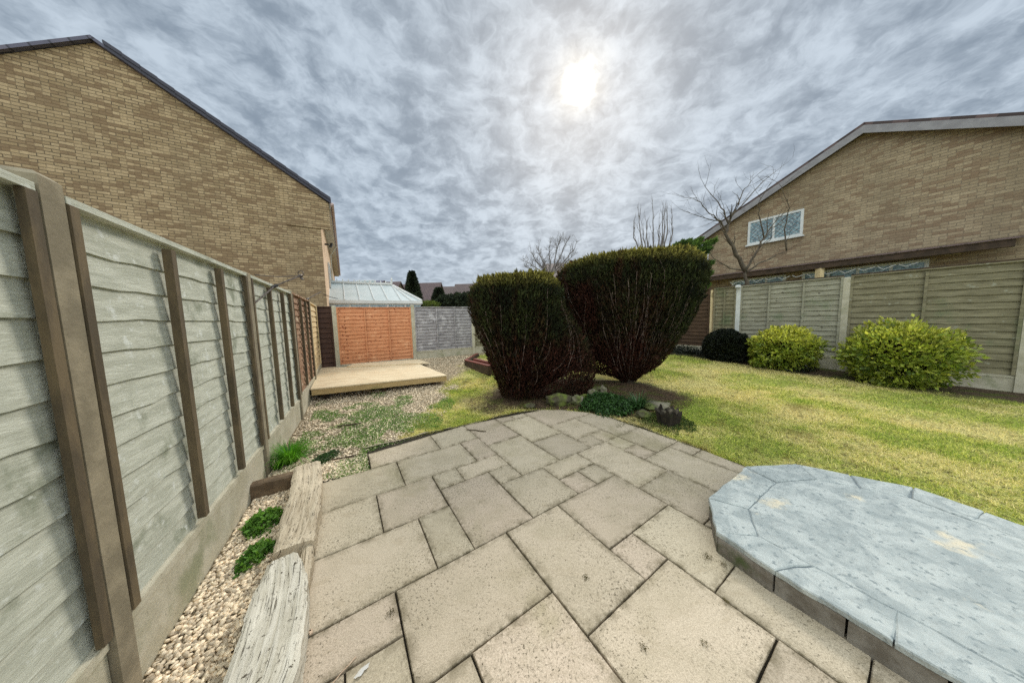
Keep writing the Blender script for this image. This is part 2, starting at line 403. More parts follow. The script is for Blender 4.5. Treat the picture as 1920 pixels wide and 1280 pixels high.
M['fence_olive'] = mat('olive_fence_wood', (.27, .24, .15), (.17, .15, .09), 4, rough=.9, stretch=(1, 1, 7), bump=.5, c3=(.15, .17, .09), s3=1.5, spots=(.30, .29, .21), spot_scale=10)
M['fence_redbrown'] = mat('red_brown_fence_wood', (.10, .06, .035), (.06, .036, .02), 4, rough=.9, stretch=(1, 1, 7), bump=.5)
M['fence_silver'] = mat('pale_grey_fence_wood', (.36, .345, .26), (.24, .225, .16), 4, rough=.9, stretch=(1, 1, 7), bump=.5, c3=(.20, .22, .14), s3=1.5, spots=(.11, .10, .07), spot_scale=14, spot_t=(.64, .72))
M['ply'] = mat('new_plywood', (.74, .61, .41), (.61, .475, .30), 3.0, rough=.6, stretch=(1, 3.5, 1), bump=.12, c3=(.70, .58, .40), s3=.9, spots=(.36, .24, .12), spot_scale=13, spot_t=(.70, .78))
M['ply_edge'] = mat('platform_frame_wood', (.50, .36, .17), (.40, .28, .13), 5, rough=.7, stretch=(1, 1, 8), bump=.3, c3=(.30, .25, .10), s3=3)
M['dark_timber'] = mat('dark_timber', (.05, .034, .022), (.085, .055, .035), 8, rough=.85, bump=.5)
M['red_timber'] = mat('red_brown_timber', (.20, .05, .035), (.13, .035, .025), 8, rough=.7, bump=.3)
M['sleeper'] = grain_material('weathered_sleeper', (.56, .475, .35), (.40, .325, .225), (.12, .085, .05), .5)
M['sleeper2'] = grain_material('pale_weathered_sleeper', (.62, .58, .49), (.48, .44, .35), (.15, .12, .08), .9)
M['plinth_top'] = mat('blue_grey_mortar', (.48, .51, .49), (.32, .355, .35), 7, rough=.8, bump=.9, bscale=16, bdist=.02, c3=(.66, .585, .44), s3=2.0, t3=(.54, .62), spots=(.22, .255, .26), spot_scale=38, spot_t=(.55, .70), dist=.8)
M['plinth_side'] = mat('dark_side_stone', (.25, .23, .20), (.15, .13, .105), 12, rough=.9, bump=.7, c3=(.08, .10, .04), s3=4)
M['plinth_mortar'] = mat('grey_joint_mortar', (.20, .235, .25), (.13, .155, .165), 20, bump=.5)
M['stone'] = mat('bed_rock', (.20, .18, .13), (.11, .095, .07), 9, rough=.9, bump=.8, c3=(.12, .14, .045), s3=5, t3=(.45, .6))
M['moss_stone'] = mat('mossy_rock', (.085, .08, .045), (.05, .04, .025), 9, rough=.95, bump=.8, c3=(.12, .15, .03), s3=4, t3=(.42, .58))
M['gravel'] = mat('pea_gravel', (.82, .70, .52), (.66, .52, .36), 60, rough=.8, bump=.2, rnd=.5)
M['brick'] = brick_material('buff_brick', (.45, .34, .205), (.33, .24, .135), (.13, .10, .065), (.21, .14, .08))
M['brick2'] = brick_material('yellow_buff_brick', (.43, .34, .22), (.34, .26, .165), (.25, .20, .14), (.26, .175, .11))
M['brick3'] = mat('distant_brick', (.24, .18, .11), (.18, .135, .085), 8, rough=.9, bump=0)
M['render'] = mat('peach_render', (.74, .53, .36), (.68, .48, .31), 3, rough=.9, bump=.25, bscale=60, c3=(.50, .38, .26), s3=1)
M['tile'] = tile_material('slate_grey_tile', (.10, .10, .15), (.15, .135, .18))
M['tile_brown'] = tile_material('brown_tile', (.125, .08, .075), (.10, .065, .065))
M['tile_red'] = tile_material('dull_brown_tile', (.135, .095, .085), (.11, .08, .075))
M['white'] = mat('white_plastic', (.68, .69, .67), (.60, .61, .59), 3, rough=.4, bump=0)
M['poly'] = mat('opal_polycarbonate', (.50, .54, .54), (.44, .49, .49), 1.2, rough=.6, bump=0, c3=(.66, .68, .68), s3=.6)
M['cream_trim'] = mat('cream_trim', (.50, .47, .38), (.42, .39, .31), 6, rough=.6, bump=.1)
M['grey_trim'] = mat('grey_bargeboard', (.30, .29, .30), (.24, .23, .24), 6, rough=.6, bump=.1)
M['glass'] = mat('window_glass', (.20, .33, .37), (.10, .17, .20), 8, detail=2, rough=.06, bump=0, spec=.8, c3=(.36, .46, .48), s3=14, t3=(.45, .6))
M['black'] = mat('black_metal', (.018, .017, .016), (.03, .028, .026), 10, rough=.5, bump=.1, metal=.3)
M['steel'] = mat('tarnished_steel', (.16, .13, .11), (.07, .055, .045), 25, rough=.5, metal=.6, bump=.2)
M['pink_gutter'] = mat('pale_pink_gutter', (.52, .40, .38), (.44, .34, .32), 5, rough=.5, bump=0)
M['bark'] = mat('grey_brown_bark', (.105, .085, .06), (.06, .048, .034), 14, rough=.95, bump=.6, stretch=(1, 1, .4))
M['bark_pale'] = mat('pale_grey_twig', (.20, .18, .17), (.13, .115, .11), 14, rough=.95, bump=0)
M['stem'] = mat('grey_bare_stem', (.30, .22, .18), (.10, .065, .05), 14, rough=.9, bump=.3)
M['conifer'] = mat('clipped_conifer_foliage', (.030, .038, .010), (.011, .015, .005), 3.2, rough=.8, bump=0, trans=.22, attr='dead', attr_col=(.038, .012, .007), rnd=.75, attr2='tip', attr2_col=(.30, .26, .065), spec=.2)  # tip mixes in the paler yellow painted as light on the sheared top
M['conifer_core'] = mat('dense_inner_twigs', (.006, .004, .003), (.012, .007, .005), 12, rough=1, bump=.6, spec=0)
M['cypress'] = mat('bright_cypress_foliage', (.075, .13, .022), (.028, .055, .014), 3, rough=.7, bump=0, trans=.4, rnd=.5, spec=.2)
M['dark_leaf'] = mat('dark_box_leaf', (.012, .017, .006), (.006, .009, .004), 5, rough=.6, bump=0, trans=.1, rnd=.5)
M['gold_leaf'] = mat('golden_green_leaf', (.30, .34, .05), (.11, .17, .03), 5, rough=.5, bump=0, trans=.35, rnd=.5, attr='dead', attr_col=(.55, .52, .10))  # leaves mixed to a paler yellow towards the top
M['ivy_leaf'] = mat('mid_green_leaf', (.05, .115, .024), (.018, .05, .013), 22, rough=.55, bump=0, trans=.3, rnd=.5)
M['weed_leaf'] = mat('fresh_weed_leaf', (.15, .29, .045), (.075, .18, .028), 7, rough=.6, bump=0, trans=.35, rnd=.5)
M['tuft_leaf'] = mat('fresh_tuft_blade', (.16, .36, .03), (.07, .22, .02), 5, rough=.5, bump=0, trans=.4, rnd=.45)
M['strap_leaf'] = mat('dark_strap_leaf', (.05, .11, .035), (.03, .07, .022), 6, rough=.45, bump=0, trans=.2, rnd=.5)
M['far_leaf'] = mat('distant_evergreen', (.030, .042, .018), (.016, .024, .012), 1.5, rough=.9, bump=0, trans=.1, rnd=.5)
M['far_light_leaf'] = mat('distant_light_shrub', (.14, .18, .04), (.09, .12, .03), 1.5, rough=.9, bump=0, trans=.2, rnd=.4)
M['stump'] = mat('rotten_stump', (.035, .027, .018), (.016, .012, .008), 16, rough=.95, bump=.9, c3=(.05, .06, .02), s3=6)
M['stump_top'] = mat('split_stump_wood', (.12, .10, .07), (.06, .05, .035), 20, rough=.95, bump=.6)
M['debris'] = mat('dry_debris', (.10, .075, .04), (.05, .038, .02), 30, rough=.95, bump=.3)
M['moss'] = mat('moss', (.11, .085, .025), (.055, .045, .015), 40, rough=1, bump=.6)
M['chip'] = mat('pale_wood_chip', (.66, .50, .36), (.55, .38, .26), 30, rough=.8, bump=.2)
M['grass'] = blade_material('lawn_blades', (.30, .42, .05), (.66, .65, .14), (.84, .72, .34), .9, .4)

# ------------------------------------------------------------ ground
def fbm(x, y, s, o=0.0):
    """cheap smooth value noise on arrays"""
    x = np.asarray(x)*s+o; y = np.asarray(y)*s+o*1.7
    def h(i, j): 
        n = np.sin(i*127.1+j*311.7)*43758.5453; return n-np.floor(n)
    tot = 0; amp = .5; norm = 0
    for k in range(4):
        xi, yi = np.floor(x), np.floor(y); fx, fy = x-xi, y-yi
        fx = fx*fx*(3-2*fx); fy = fy*fy*(3-2*fy)
        v = (h(xi, yi)*(1-fx)+h(xi+1, yi)*fx)*(1-fy)+(h(xi, yi+1)*(1-fx)+h(xi+1, yi+1)*fx)*fy
        tot = tot+v*amp; norm += amp; amp *= .5; x = x*2.03+5.1; y = y*2.03+1.3
    return tot/norm
def left_dist(x, y):  # metres to the right of the left fence line
    px, py = x+3.22, y-3.88; return np.where(py > 0, px*DL.y - py*DL.x, px*.873 + py*.487)
def grav_mask(x, y):
    n = fbm(x, y, 1.6, 3.3)-.5
    edge = -1.35 + .05*(y-3.5) + n*1.1
    m = sstep(-.15, .18, edge-x)
    return np.where((y < 2.0) & (x < -.8), 1.0, np.where(y < 2.0, 0.0, m))
def soil_shade_mask(x, y):
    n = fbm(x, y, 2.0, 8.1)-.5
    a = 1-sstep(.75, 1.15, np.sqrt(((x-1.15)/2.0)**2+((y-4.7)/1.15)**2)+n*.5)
    b = 1-sstep(.2, .6, np.abs((x-6.43)*.848+(y-7.54)*.53)-0.75+n*.6)   # bed along the right fence, widened to paint in the fence's shade
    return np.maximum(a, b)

xs = np.concatenate([[-600, -300, -150, -80, -40, -20, -14], np.arange(-10, 13.01, .12), [16, 22, 40, 80, 150, 300, 600]])
ys = np.concatenate([[-300, -100, -40, -15, -8], np.arange(-4, 14.01, .12), [17, 22, 40, 80, 150, 300, 600, 900]])
GX, GY = np.meshgrid(xs, ys); gh = hgt(GX, GY)
gh = gh + (fbm(GX, GY, 3.0)-.5)*.02*(GY > 4)
nx, ny = len(xs), len(ys)
idx = np.arange(nx*ny).reshape(ny, nx)
fc = np.stack([idx[:-1, :-1], idx[:-1, 1:], idx[1:, 1:], idx[1:, :-1]], -1).reshape(-1, 4)
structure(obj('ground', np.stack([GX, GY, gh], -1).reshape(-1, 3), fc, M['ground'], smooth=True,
              attrs={'grav': grav_mask(GX, GY).ravel(), 'soil': soil_shade_mask(GX, GY).ravel()}))

# ------------------------------------------------------------ patio
PA = Vector((math.sin(1.0035097), math.cos(1.0035097), 0)); PB = Vector((math.sin(1.0035097+math.pi/2), math.cos(1.0035097+math.pi/2), 0))
def grid(i, k): return PA*((.1+.1613*i)*1.4) + PB*((-1.01+.1637*k)*1.4)
SLABS = [(0,3,-8.2,-6),(3,5,-8,-6),(5,7,-8,-5),(1,4,-6,-4),(4,5,-6,-4),(-3,1,-6,-4),(-3,0,-4,-2),(0,2,-4,-2),(2,3,-4,-3),(3,5,-4,-3),
 (2,4,-3,0),(4,5,-3,-2),(5,7,-5,-2),(7,9,-4,-2),(7,9,-7,-4),(7,8,-9,-7),(8,9,-9,-7),(9,11,-5,-3),(9,13,-9,-5),(9,10,-3,-2),(10,11,-3,-2),
 (11,14,-5,-2),(10,11,-2,-1),(10,11,-1,0),(11,13,-2,0),(8,10,-2,1),(7,8,-2,-1),(6,7,-2,-1),(6,7,-1,0),(7,8,-1,0),(4,6,-2,0),(5,8,0,2),(3,5,0,3),
 (0,3,0,2),(1,2,-2,0),(-3,1,-2,0),(-3,0,0,1),(-1,0,1,3),(-3,-1,1,3),(0,1,2,4),(1,3,2,5),(5,6,2,3),(6,8,2,4),(5,6,3,3),(8,10,1,3),(10,12,0,3),
 (12,13,0,1),(12,13,1,4),(3,6,3,5),(6,8,4,6)]
SLABS = [s for s in SLABS if s[3] > s[2]]
SLABS = [(7,9,-7,-4) if s == (7,9,-7,-4) else s for s in SLABS]
SLABS = [s for s in SLABS if s not in ((6,7,-2,-1),(7,8,-2,-1))] + [(6,8,-2,-1)]
occ = set()
for a0, a1, k0, k1 in SLABS:
    for i in range(a0, a1):
        for k in range(math.floor(k0+.01), k1): occ.add((i, k))
fr = random.Random(4)
for k in range(-8, 24):
    for i in range(-14, 14):
        if (i, k) in occ: continue
        w, h = fr.choice([(2, 2), (3, 2), (2, 3), (1, 1), (2, 1), (1, 2), (3, 2)])
        while w > 1 and any((i+q, k) in occ for q in range(1, w)): w -= 1
        while h > 1 and any((i+q, k+r) in occ for q in range(w) for r in range(1, h)): h -= 1
        w = min(w, 14-i)
        SLABS.append((i, i+w, k, k+h))
        for q in range(w):
            for r in range(h): occ.add((i+q, k+r))
# outline of the patio (counter-clockwise), its far edge bowed
TIM_L = [at(597, 868, 0), at(594, 930, 0), at(583, 1050, 0), at(566, 1150, 0), at(545, 1280, 0)]
OUT = [Vector((-1.70, 2.845)), Vector((-1.64, 2.88))]
far_edge = [(-1.08, 3.24), (-.82, 3.36), (-.55, 3.50), (-.27, 3.72), (0.0, 3.88), (.3, 3.95), (.7, 3.92), (1.07, 3.79), (1.37, 3.56), (1.62, 3.24), (1.82, 2.86), (1.97, 2.62), (2.5, 1.75), (3.3, .5), (4.6, -1.6)]
patio_poly = [Vector(p) for p in [(-1.66, 2.86)]+far_edge+[(4.6, -4.5), (-3, -4.5), (-1.2, -2.0), (-.9, .3), (-1.02, 1.0), (-1.25, 1.5), (-1.70, 2.18), (-1.72, 2.22)]]
inner = grid(0, -5.98)
def clip(poly, a, b):
    """keep the part of poly on the right-hand side of a->b"""
    out = []; n = Vector((b.y-a.y, -(b.x-a.x)))
    for i, p in enumerate(poly):
        q = poly[(i+1) % len(poly)]; dp = (p-a).dot(n); dq = (q-a).dot(n)
        if dp >= 0: out.append(p)
        if (dp >= 0) != (dq >= 0): out.append(p+(q-p)*(dp/(dp-dq)))
    return out
far_pts = [Vector(p) for p in far_edge]
def cen0(p): return sum(p, Vector((0, 0)))/len(p)
pv, pf, prnd, prnd2, pedge = [], [], [], [], []
G_ = .0032
for si, (a0, a1, k0, k1) in enumerate(SLABS):
    if a1 <= 0 and k1 <= -6: continue                       # gravel lies here
    g = G_*fr.uniform(.6, 1.5); js = .0015
    if a1 > 4 and a0 < 4 or True:
        gi = g/(1.4*.1613)
    c = [grid(a0+gi+fr.uniform(-js, js)*4, k0+gi), grid(a1-gi, k0+gi+fr.uniform(-js, js)*4), grid(a1-gi+fr.uniform(-js, js)*4, k1-gi), grid(a0+gi, k1-gi+fr.uniform(-js, js)*4)]
    poly = [Vector((p.x, p.y)) for p in c]
    # clip by the bowed far edge (convex) only for slabs near it
    if k0 < -3 or a1 > 10:
        for j in range(len(far_pts)-1):
            poly = clip(poly, far_pts[j], far_pts[j+1])
            if len(poly) < 3: break
    poly = clip(poly, Vector((-.83, .70)), Vector((-1.87, 2.25))) if len(poly) > 2 and k0 < 3 and a0 < 0 else poly
    if len(poly) < 3 or (cen0(poly).x < -.8 and cen0(poly).y < .9): continue
    z = fr.uniform(-.0025, .0025); tx, ty = fr.uniform(-.003, .003), fr.uniform(-.003, .003)
    cen = sum(poly, Vector((0, 0)))/len(poly)
    # wobble the riven edge: subdivide the outline
    ring = []
    for i, p in enumerate(poly):
        q = poly[(i+1) % len(poly)]; L = (q-p).length; ns = max(1, int(L/.045)); nrm = Vector((q.y-p.y, p.x-q.x))
        if nrm.length > 0: nrm.normalize()
        for s_ in range(ns):
            t_ = s_/ns; w_ = p.lerp(q, t_)
            am = .0022 if 0 < s_ < ns else -.001
            ring.append(w_ + nrm*am*mnoise.noise(Vector((w_.x*30, w_.y*30, si))))
    n = len(ring)
    def inset(p, d):
        v = cen-p; return p+v*min(.9, d/max(v.length, .01))
    rr = [ring, [inset(p, .0035) for p in ring], [inset(p, .055) for p in ring]]
    b0 = len(pv); r1, r2 = fr.random(), fr.random()
    def zz_(p): return z+(p.x-cen.x)*tx+(p.y-cen.y)*ty
    for p in ring: pv.append((p.x, p.y, -.045)); prnd.append(r1); prnd2.append(r2); pedge.append(1)
    for p in ring: pv.append((p.x, p.y, zz_(p)-.004)); prnd.append(r1); prnd2.append(r2); pedge.append(1)
    for p in rr[1]: pv.append((p.x, p.y, zz_(p))); prnd.append(r1); prnd2.append(r2); pedge.append(.85)
    for p in rr[2]: pv.append((p.x, p.y, zz_(p))); prnd.append(r1); prnd2.append(r2); pedge.append(0)
    for L_ in range(3):
        for i in range(n):
            j = (i+1) % n; pf.append((b0+L_*n+j, b0+L_*n+i, b0+(L_+1)*n+i, b0+(L_+1)*n+j))
    pf.append(tuple(b0+3*n+i for i in range(n))[::-1])
structure(obj('patio', pv, pf, M['slab'], attrs={'rnd': prnd, 'rnd2': prnd2, 'edge': pedge}))
# dirt-filled bed under the slabs with a mortar lip along the bowed edge
bn = grid(0, -6); bn2 = grid(0, -8.15)
bed = [Vector((-1.86, 2.24)), Vector((bn.x, bn.y))+Vector((-.005, -.01)), Vector((bn2.x, bn2.y))]+[Vector(p) for p in far_edge]+[Vector((4.6, -4.5)), Vector((-.8, -4.5)), Vector((-.8, .2)), Vector((-.90, .86)), Vector((-1.3, 1.45))]
bc = sum(bed, Vector((0, 0)))/len(bed)
structure(obj('patio_bed', [(p.x, p.y, -.017) for p in bed], [tuple(range(len(bed)))[::-1]], M['joint']))
lip = MB()
edge_line = [Vector((-1.68, 2.86)), Vector((-1.36, 3.05))]+[Vector(p) for p in far_edge[:12]]
for i in range(len(edge_line)-1):
    p, q = edge_line[i], edge_line[i+1]; n_ = max(1, int((q-p).length/.09)); nn = Vector((-(q.y-p.y), q.x-p.x)).normalized()
    for j in range(n_):
        a_, b_ = p.lerp(q, j/n_), p.lerp(q, (j+1)/n_)
        w1, w2 = .028+.028*fr.random(), .028+.028*fr.random(); z1 = -.003-.006*fr.random()
        lip.add([(a_.x, a_.y, z1), (b_.x, b_.y, z1), (b_.x+nn.x*w2, b_.y+nn.y*w2, z1-.008), (a_.x+nn.x*w1, a_.y+nn.y*w1, z1-.008),
                 (b_.x+nn.x*w2, b_.y+nn.y*w2, -.06), (a_.x+nn.x*w1, a_.y+nn.y*w1, -.06)], [(0, 1, 2, 3), (3, 2, 4, 5)])
structure(lip.build('patio_edging', mat('edging_mortar', (.36, .31, .225), (.24, .20, .135), 20, rough=.95, bump=.6, c3=(.13, .13, .05), s3=4)))

# ------------------------------------------------------------ scatter meshes
def in_patio(x, y):
    ok = np.ones(len(x), bool)
    for j in range(len(far_pts)-1):
        a, b = far_pts[j], far_pts[j+1]
        ok &= ((x-a.x)*(b.y-a.y)-(y-a.y)*(b.x-a.x)) >= -.03
    # left boundary: timber line / gravel notch
    a, b = Vector((grid(0, -8.2).x, grid(0, -8.2).y)), Vector((grid(0, -6).x, grid(0, -6).y))
    notch = (((x-b.x)*PB.x+(y-b.y)*PB.y) < 0) & (((x-a.x)*PA.x+(y-a.y)*PA.y) < -.01)
    over = ((x-b.x)*PB.x+(y-b.y)*PB.y) < -.50
    ok &= ~notch & ~over
    lx = np.interp(y, [-2, .3, .84, 1.22, 1.46, 2.26, 2.5], [-1.2, -.9, -.92, -1.08, -1.23, -1.76, -1.9])
    ok &= x > lx
    return ok
ICO_V = None
def ico():
    p = (1+5**.5)/2
    v = np.array([(-1,p,0),(1,p,0),(-1,-p,0),(1,-p,0),(0,-1,p),(0,1,p),(0,-1,-p),(0,1,-p),(p,0,-1),(p,0,1),(-p,0,-1),(-p,0,1)], float)
    v /= np.linalg.norm(v[0])
    f = np.array([(0,11,5),(0,5,1),(0,1,7),(0,7,10),(0,10,11),(1,5,9),(5,11,4),(11,10,2),(10,7,6),(7,1,8),(3,9,4),(3,4,2),(3,2,6),(3,6,8),(3,8,9),(4,9,5),(2,4,11),(6,2,10),(8,6,7),(9,8,1)])
    return v, f
def rotz(v, a):
    c, s = np.cos(a)[:, None], np.sin(a)[:, None]
    return np.stack([v[..., 0]*c-v[..., 1]*s, v[..., 0]*s+v[..., 1]*c, v[..., 2]], -1)
def stones(px, py, pz, size):
    v, f = ico(); n = len(px)
    V = v[None]*rng.uniform(.6, 1.25, (n, 12, 1))*np.stack([rng.uniform(.7, 1.3, n), rng.uniform(.6, 1, n), rng.uniform(.4, .75, n)], -1)[:, None]*size[:, None, None]
    V = rotz(V, rng.uniform(0, 6.28, n)); V += np.stack([px, py, pz], -1)[:, None]
    Fc = (f[None]+(np.arange(n)*12)[:, None, None]).reshape(-1, 3)
    return V.reshape(-1, 3), Fc, np.repeat(rng.random(n), 12)
def blades(px, py, pz, h, w, lean=.5, seg=1):
    n = len(px); a = rng.uniform(0, 6.28, n); d = rng.uniform(0, 6.28, n); l = rng.uniform(0, lean, n)*h
    wx, wy = np.cos(a)*w, np.sin(a)*w; lx, ly = np.cos(d)*l, np.sin(d)*l
    if seg == 1:
        V = np.stack([np.stack([px-wx, py-wy, pz], -1), np.stack([px+wx, py+wy, pz], -1), np.stack([px+lx, py+ly, pz+h], -1)], 1)
        return V.reshape(-1, 3), np.arange(n*3).reshape(-1, 3), np.repeat(rng.random(n), 3)
def leaf_quads(P, N, U, L, Wd):
    """diamond leaves at P, growing along U, with face side axis N x U"""
    S = np.cross(N, U); S /= np.linalg.norm(S, axis=1, keepdims=True)+1e-9
    L = L[:, None]; Wd = Wd[:, None]
    V = np.stack([P, P+U*L*.5+S*Wd*.5, P+U*L, P+U*L*.5-S*Wd*.5], 1)
    n = len(P); return V.reshape(-1, 3), np.arange(n*4).reshape(-1, 4)
def rand_unit(n):
    v = rng.normal(size=(n, 3)); return v/np.linalg.norm(v, axis=1, keepdims=True)
def norml(v): return v/(np.linalg.norm(v, axis=1, keepdims=True)+1e-9)

# gravel: one mass of stones
N = 85000
gx = rng.uniform(-5.2, -.3, N); gy = rng.uniform(.2, 8.9, N)
gx = np.concatenate([gx, rng.uniform(-2.6, -.9, 34000)]); gy = np.concatenate([gy, rng.uniform(.1, 2.7, 34000)]); N = len(gx)
keep = (left_dist(gx, gy) > .05) & ~in_patio(gx, gy) & (((gx+3.07)*-.507+(gy-8.28)*.862) < -.05)
keep &= rng.random(N) < grav_mask(gx, gy)
keep &= (rng.random(N) < np.where(gy > 5.5, .35, 1.0))
gx, gy = gx[keep], gy[keep]
gs = rng.uniform(.007, .0155, len(gx)); 
V, Fc, r = stones(gx, gy, hgt(gx, gy)+rng.uniform(-.002, .012, len(gx)), gs)
tag(obj('gravel', V, Fc, M['gravel'], attrs={'rnd': r}, smooth=False), 'loose buff gravel spread beside the left fence', 'gravel', kind='stuff')

# lawn blades
def scatter_lawn(x0, x1, y0, y1, dens):
    n = int((x1-x0)*(y1-y0)*dens); x = rng.uniform(x0, x1, n); y = rng.uniform(y0, y1, n)
    k = ~in_patio(x, y) & (rng.random(n) > grav_mask(x, y)) & (rng.random(n) > soil_shade_mask(x, y)*1.05)
    k &= (left_dist(x, y) > .1) & (((x+3.07)*-.507+(y-8.28)*.862) < 0) & (((x-6.43)*.848+(y-7.54)*.53) < .1)
    k &= rng.random(n) < (.35+1.1*fbm(x, y, 6, 1.0))
    k &= ((x-2.05)**2+(y-1.35)**2) > .85
    return x[k], y[k]
parts = [scatter_lawn(-2, .3, 3.1, 6, 9000), scatter_lawn(-2.5, 3, 6, 9.5, 2200), scatter_lawn(1.4, 5, 1.2, 5, 8000), scatter_lawn(2, 8.5, 5, 9, 3500), scatter_lawn(5, 9, 1, 5, 4000), scatter_lawn(2.5, 5, -.5, 1.2, 4000)]
lx = np.concatenate([p[0] for p in parts]); ly = np.concatenate([p[1] for p in parts])
ne = 26000; si_ = rng.integers(0, 12, ne); tt = rng.random(ne); fp = np.array([(p.x, p.y) for p in far_pts[:13]]); ea_ = fp[si_]+(fp[si_+1]-fp[si_])*tt[:, None]
en = np.stack([-(fp[si_+1]-fp[si_])[:, 1], (fp[si_+1]-fp[si_])[:, 0]], -1); en /= np.linalg.norm(en, axis=1, keepdims=True)
ea_ = ea_+en*(.01+np.abs(rng.normal(0, .035, ne)))[:, None]; ke = (rng.random(ne) < fbm(ea_[:, 0], ea_[:, 1], 7, 2)*1.5-.25) & (rng.random(ne) > soil_shade_mask(ea_[:, 0], ea_[:, 1])*.85)
lx = np.concatenate([lx, ea_[ke, 0]]); ly = np.concatenate([ly, ea_[ke, 1]]); n_e = int(ke.sum())
hh = rng.uniform(.010, .032, len(lx))*(.7+.6*fbm(lx, ly, 4, 5.0))
hh[-n_e:] *= 1.7
V, Fc, r = blades(lx, ly, hgt(lx, ly)-.003, hh*1.1, rng.uniform(.0012, .0028, len(lx))*(1+.15*ly), lean=1.7)
tag(obj('grass', V, Fc, M['grass'], attrs={'rnd': r}), 'short mossy yellow-green lawn grass', 'grass', kind='stuff')
print('gravel', len(gx), 'blades', len(lx))

# weeds growing through the gravel
def weed_patch(n, spread_fn, mat_, name, label, cat, kind=None, size=(.008, .02), hmax=.03):
    x, y = spread_fn(n); n = len(x)
    P = np.stack([x, y, hgt(x, y)+rng.uniform(0, hmax, n)], -1)
    U = norml(rand_unit(n)*[1, 1, .5]+[0, 0, .35]); Nn = norml(rand_unit(n)+[0, 0, 1.2])
    V, Fc = leaf_quads(P, Nn, U, rng.uniform(*size, n), rng.uniform(size[0]*.6, size[1]*.7, n))
    return tag(obj(name, V, Fc, mat_, attrs={'rnd': np.repeat(rng.random(n), 4)}), label, cat, kind=kind)
def in_gravel(n):
    x = rng.uniform(-3.6, -1.0, n); y = rng.uniform(2.3, 5.2, n)
    w = fbm(x, y, 2.6, 11.0)+.07*sstep(-2.9, -1.9, x)+.05-.12*sstep(3.9, 4.7, y)
    k = (w > .49) & (rng.random(n) < sstep(.49, .60, w)*.8) & ~in_patio(x, y) & (left_dist(x, y) > .15)
    return x[k], y[k]
weed_patch(170000, in_gravel, M['weed_leaf'], 'ground_weeds', 'low green weeds creeping through the gravel', 'weeds', 'stuff', size=(.006, .016), hmax=.022)

# ------------------------------------------------------------ fences
def lap_panel(parent, p, q, zb, zt, m, bat_m, nslat=14, battens=(.33, .67), side=1, label=None, cap=True, off=0.0, batw=.035, lip=.026):
    """overlapping waney slats between posts with a frame, battens and a capping rail; side=+1: battens on the right of p->q"""
    p, q = Vector(p), Vector(q); d = (q-p).normalized(); L = (q-p).length; nr = Vector((d.y, -d.x, 0))*side
    mb = MB(); H = zt-zb; sh = H/nslat; nseg = 14; seed = random.random()*50
    p = p+nr*off
    for i in range(nslat):
        z0 = zb+i*sh-(.012 if i else 0); z1 = zb+(i+1)*sh+.012
        z1 = min(z1, zt)
        base = len(mb.v)
        for j in range(nseg+1):
            a = p+d*(L*j/nseg); w = .014*mnoise.noise(Vector((j*.9+seed, i*3.1, 0)))+.006*mnoise.noise(Vector((j*2.3, i*5.1, seed)))
            zl = z0+w if i else z0
            mb.v += [tuple(a+nr*.002+Vector((0, 0, z1))), tuple(a+nr*lip+Vector((0, 0, zl))), tuple(a+nr*.004+Vector((0, 0, zl+.004)))]
        for j in range(nseg):
            b = base+j*3
            mb.f += [(b, b+1, b+4, b+3), (b+1, b+2, b+5, b+4), (b+2, b, b+3, b+5)]
    pan = mb.build('fence_panel', m, parent)
    if label: pan['label'] = label
    for t_ in (0.0, 1.0):
        fb = MB()
        c = p+d*(t_*L)+(d*.02 if t_ == 0 else d*-.02)
        fb.box(c-d*.018+nr*.027+Vector((0, 0, zb)), d*.036, nr*.02, Vector((0, 0, H-.002)))
        fb.build('frame', bat_m, pan)
    for t_ in battens:
        c = p+d*(t_*L); b_ = MB(); b_.box(c-d*batw/2+nr*.0272+Vector((0, 0, zb+.03)), d*batw, nr*.034, Vector((0, 0, H-.06)))
        b_.build('batten', bat_m, pan)
    if cap:
        c_ = MB(); c_.box(p-nr*.012+Vector((0, 0, zt)), d*L, nr*.055, Vector((0, 0, .025))); c_.build('cap_rail', m if not cap == 2 else bat_m, pan)
    return pan
def conc_post(parent, p, ztop, w=.1, m=None):
    z0 = gz(p.x, p.y)-.1; b = MB()
    d = DL; r = Vector((d.y, -d.x, 0))
    b.box(Vector((p.x, p.y, z0))-d*w/2-r*w/2, d*w, r*w, Vector((0, 0, ztop-z0)), .015)
    return b.build('fence_post', m or M['concrete'], parent)
def gravel_board(parent, p, q, zt, side=1, m=None):
    p, q = Vector(p), Vector(q); d = (q-p).normalized(); L = (q-p).length; nr = Vector((d.y, -d.x, 0))*side
    z0 = min(gz(p.x, p.y), gz(q.x, q.y))-.08; b = MB()
    b.box(Vector((p.x, p.y, z0))-nr*.02, d*L, nr*.045, Vector((0, 0, zt-z0)), .006)
    b.box(Vector((p.x, p.y, zt-.04))+nr*.0252, d*L, nr*.008, Vector((0, 0, .037)))
    return b.build('gravel_board', m or M['concrete'], parent)

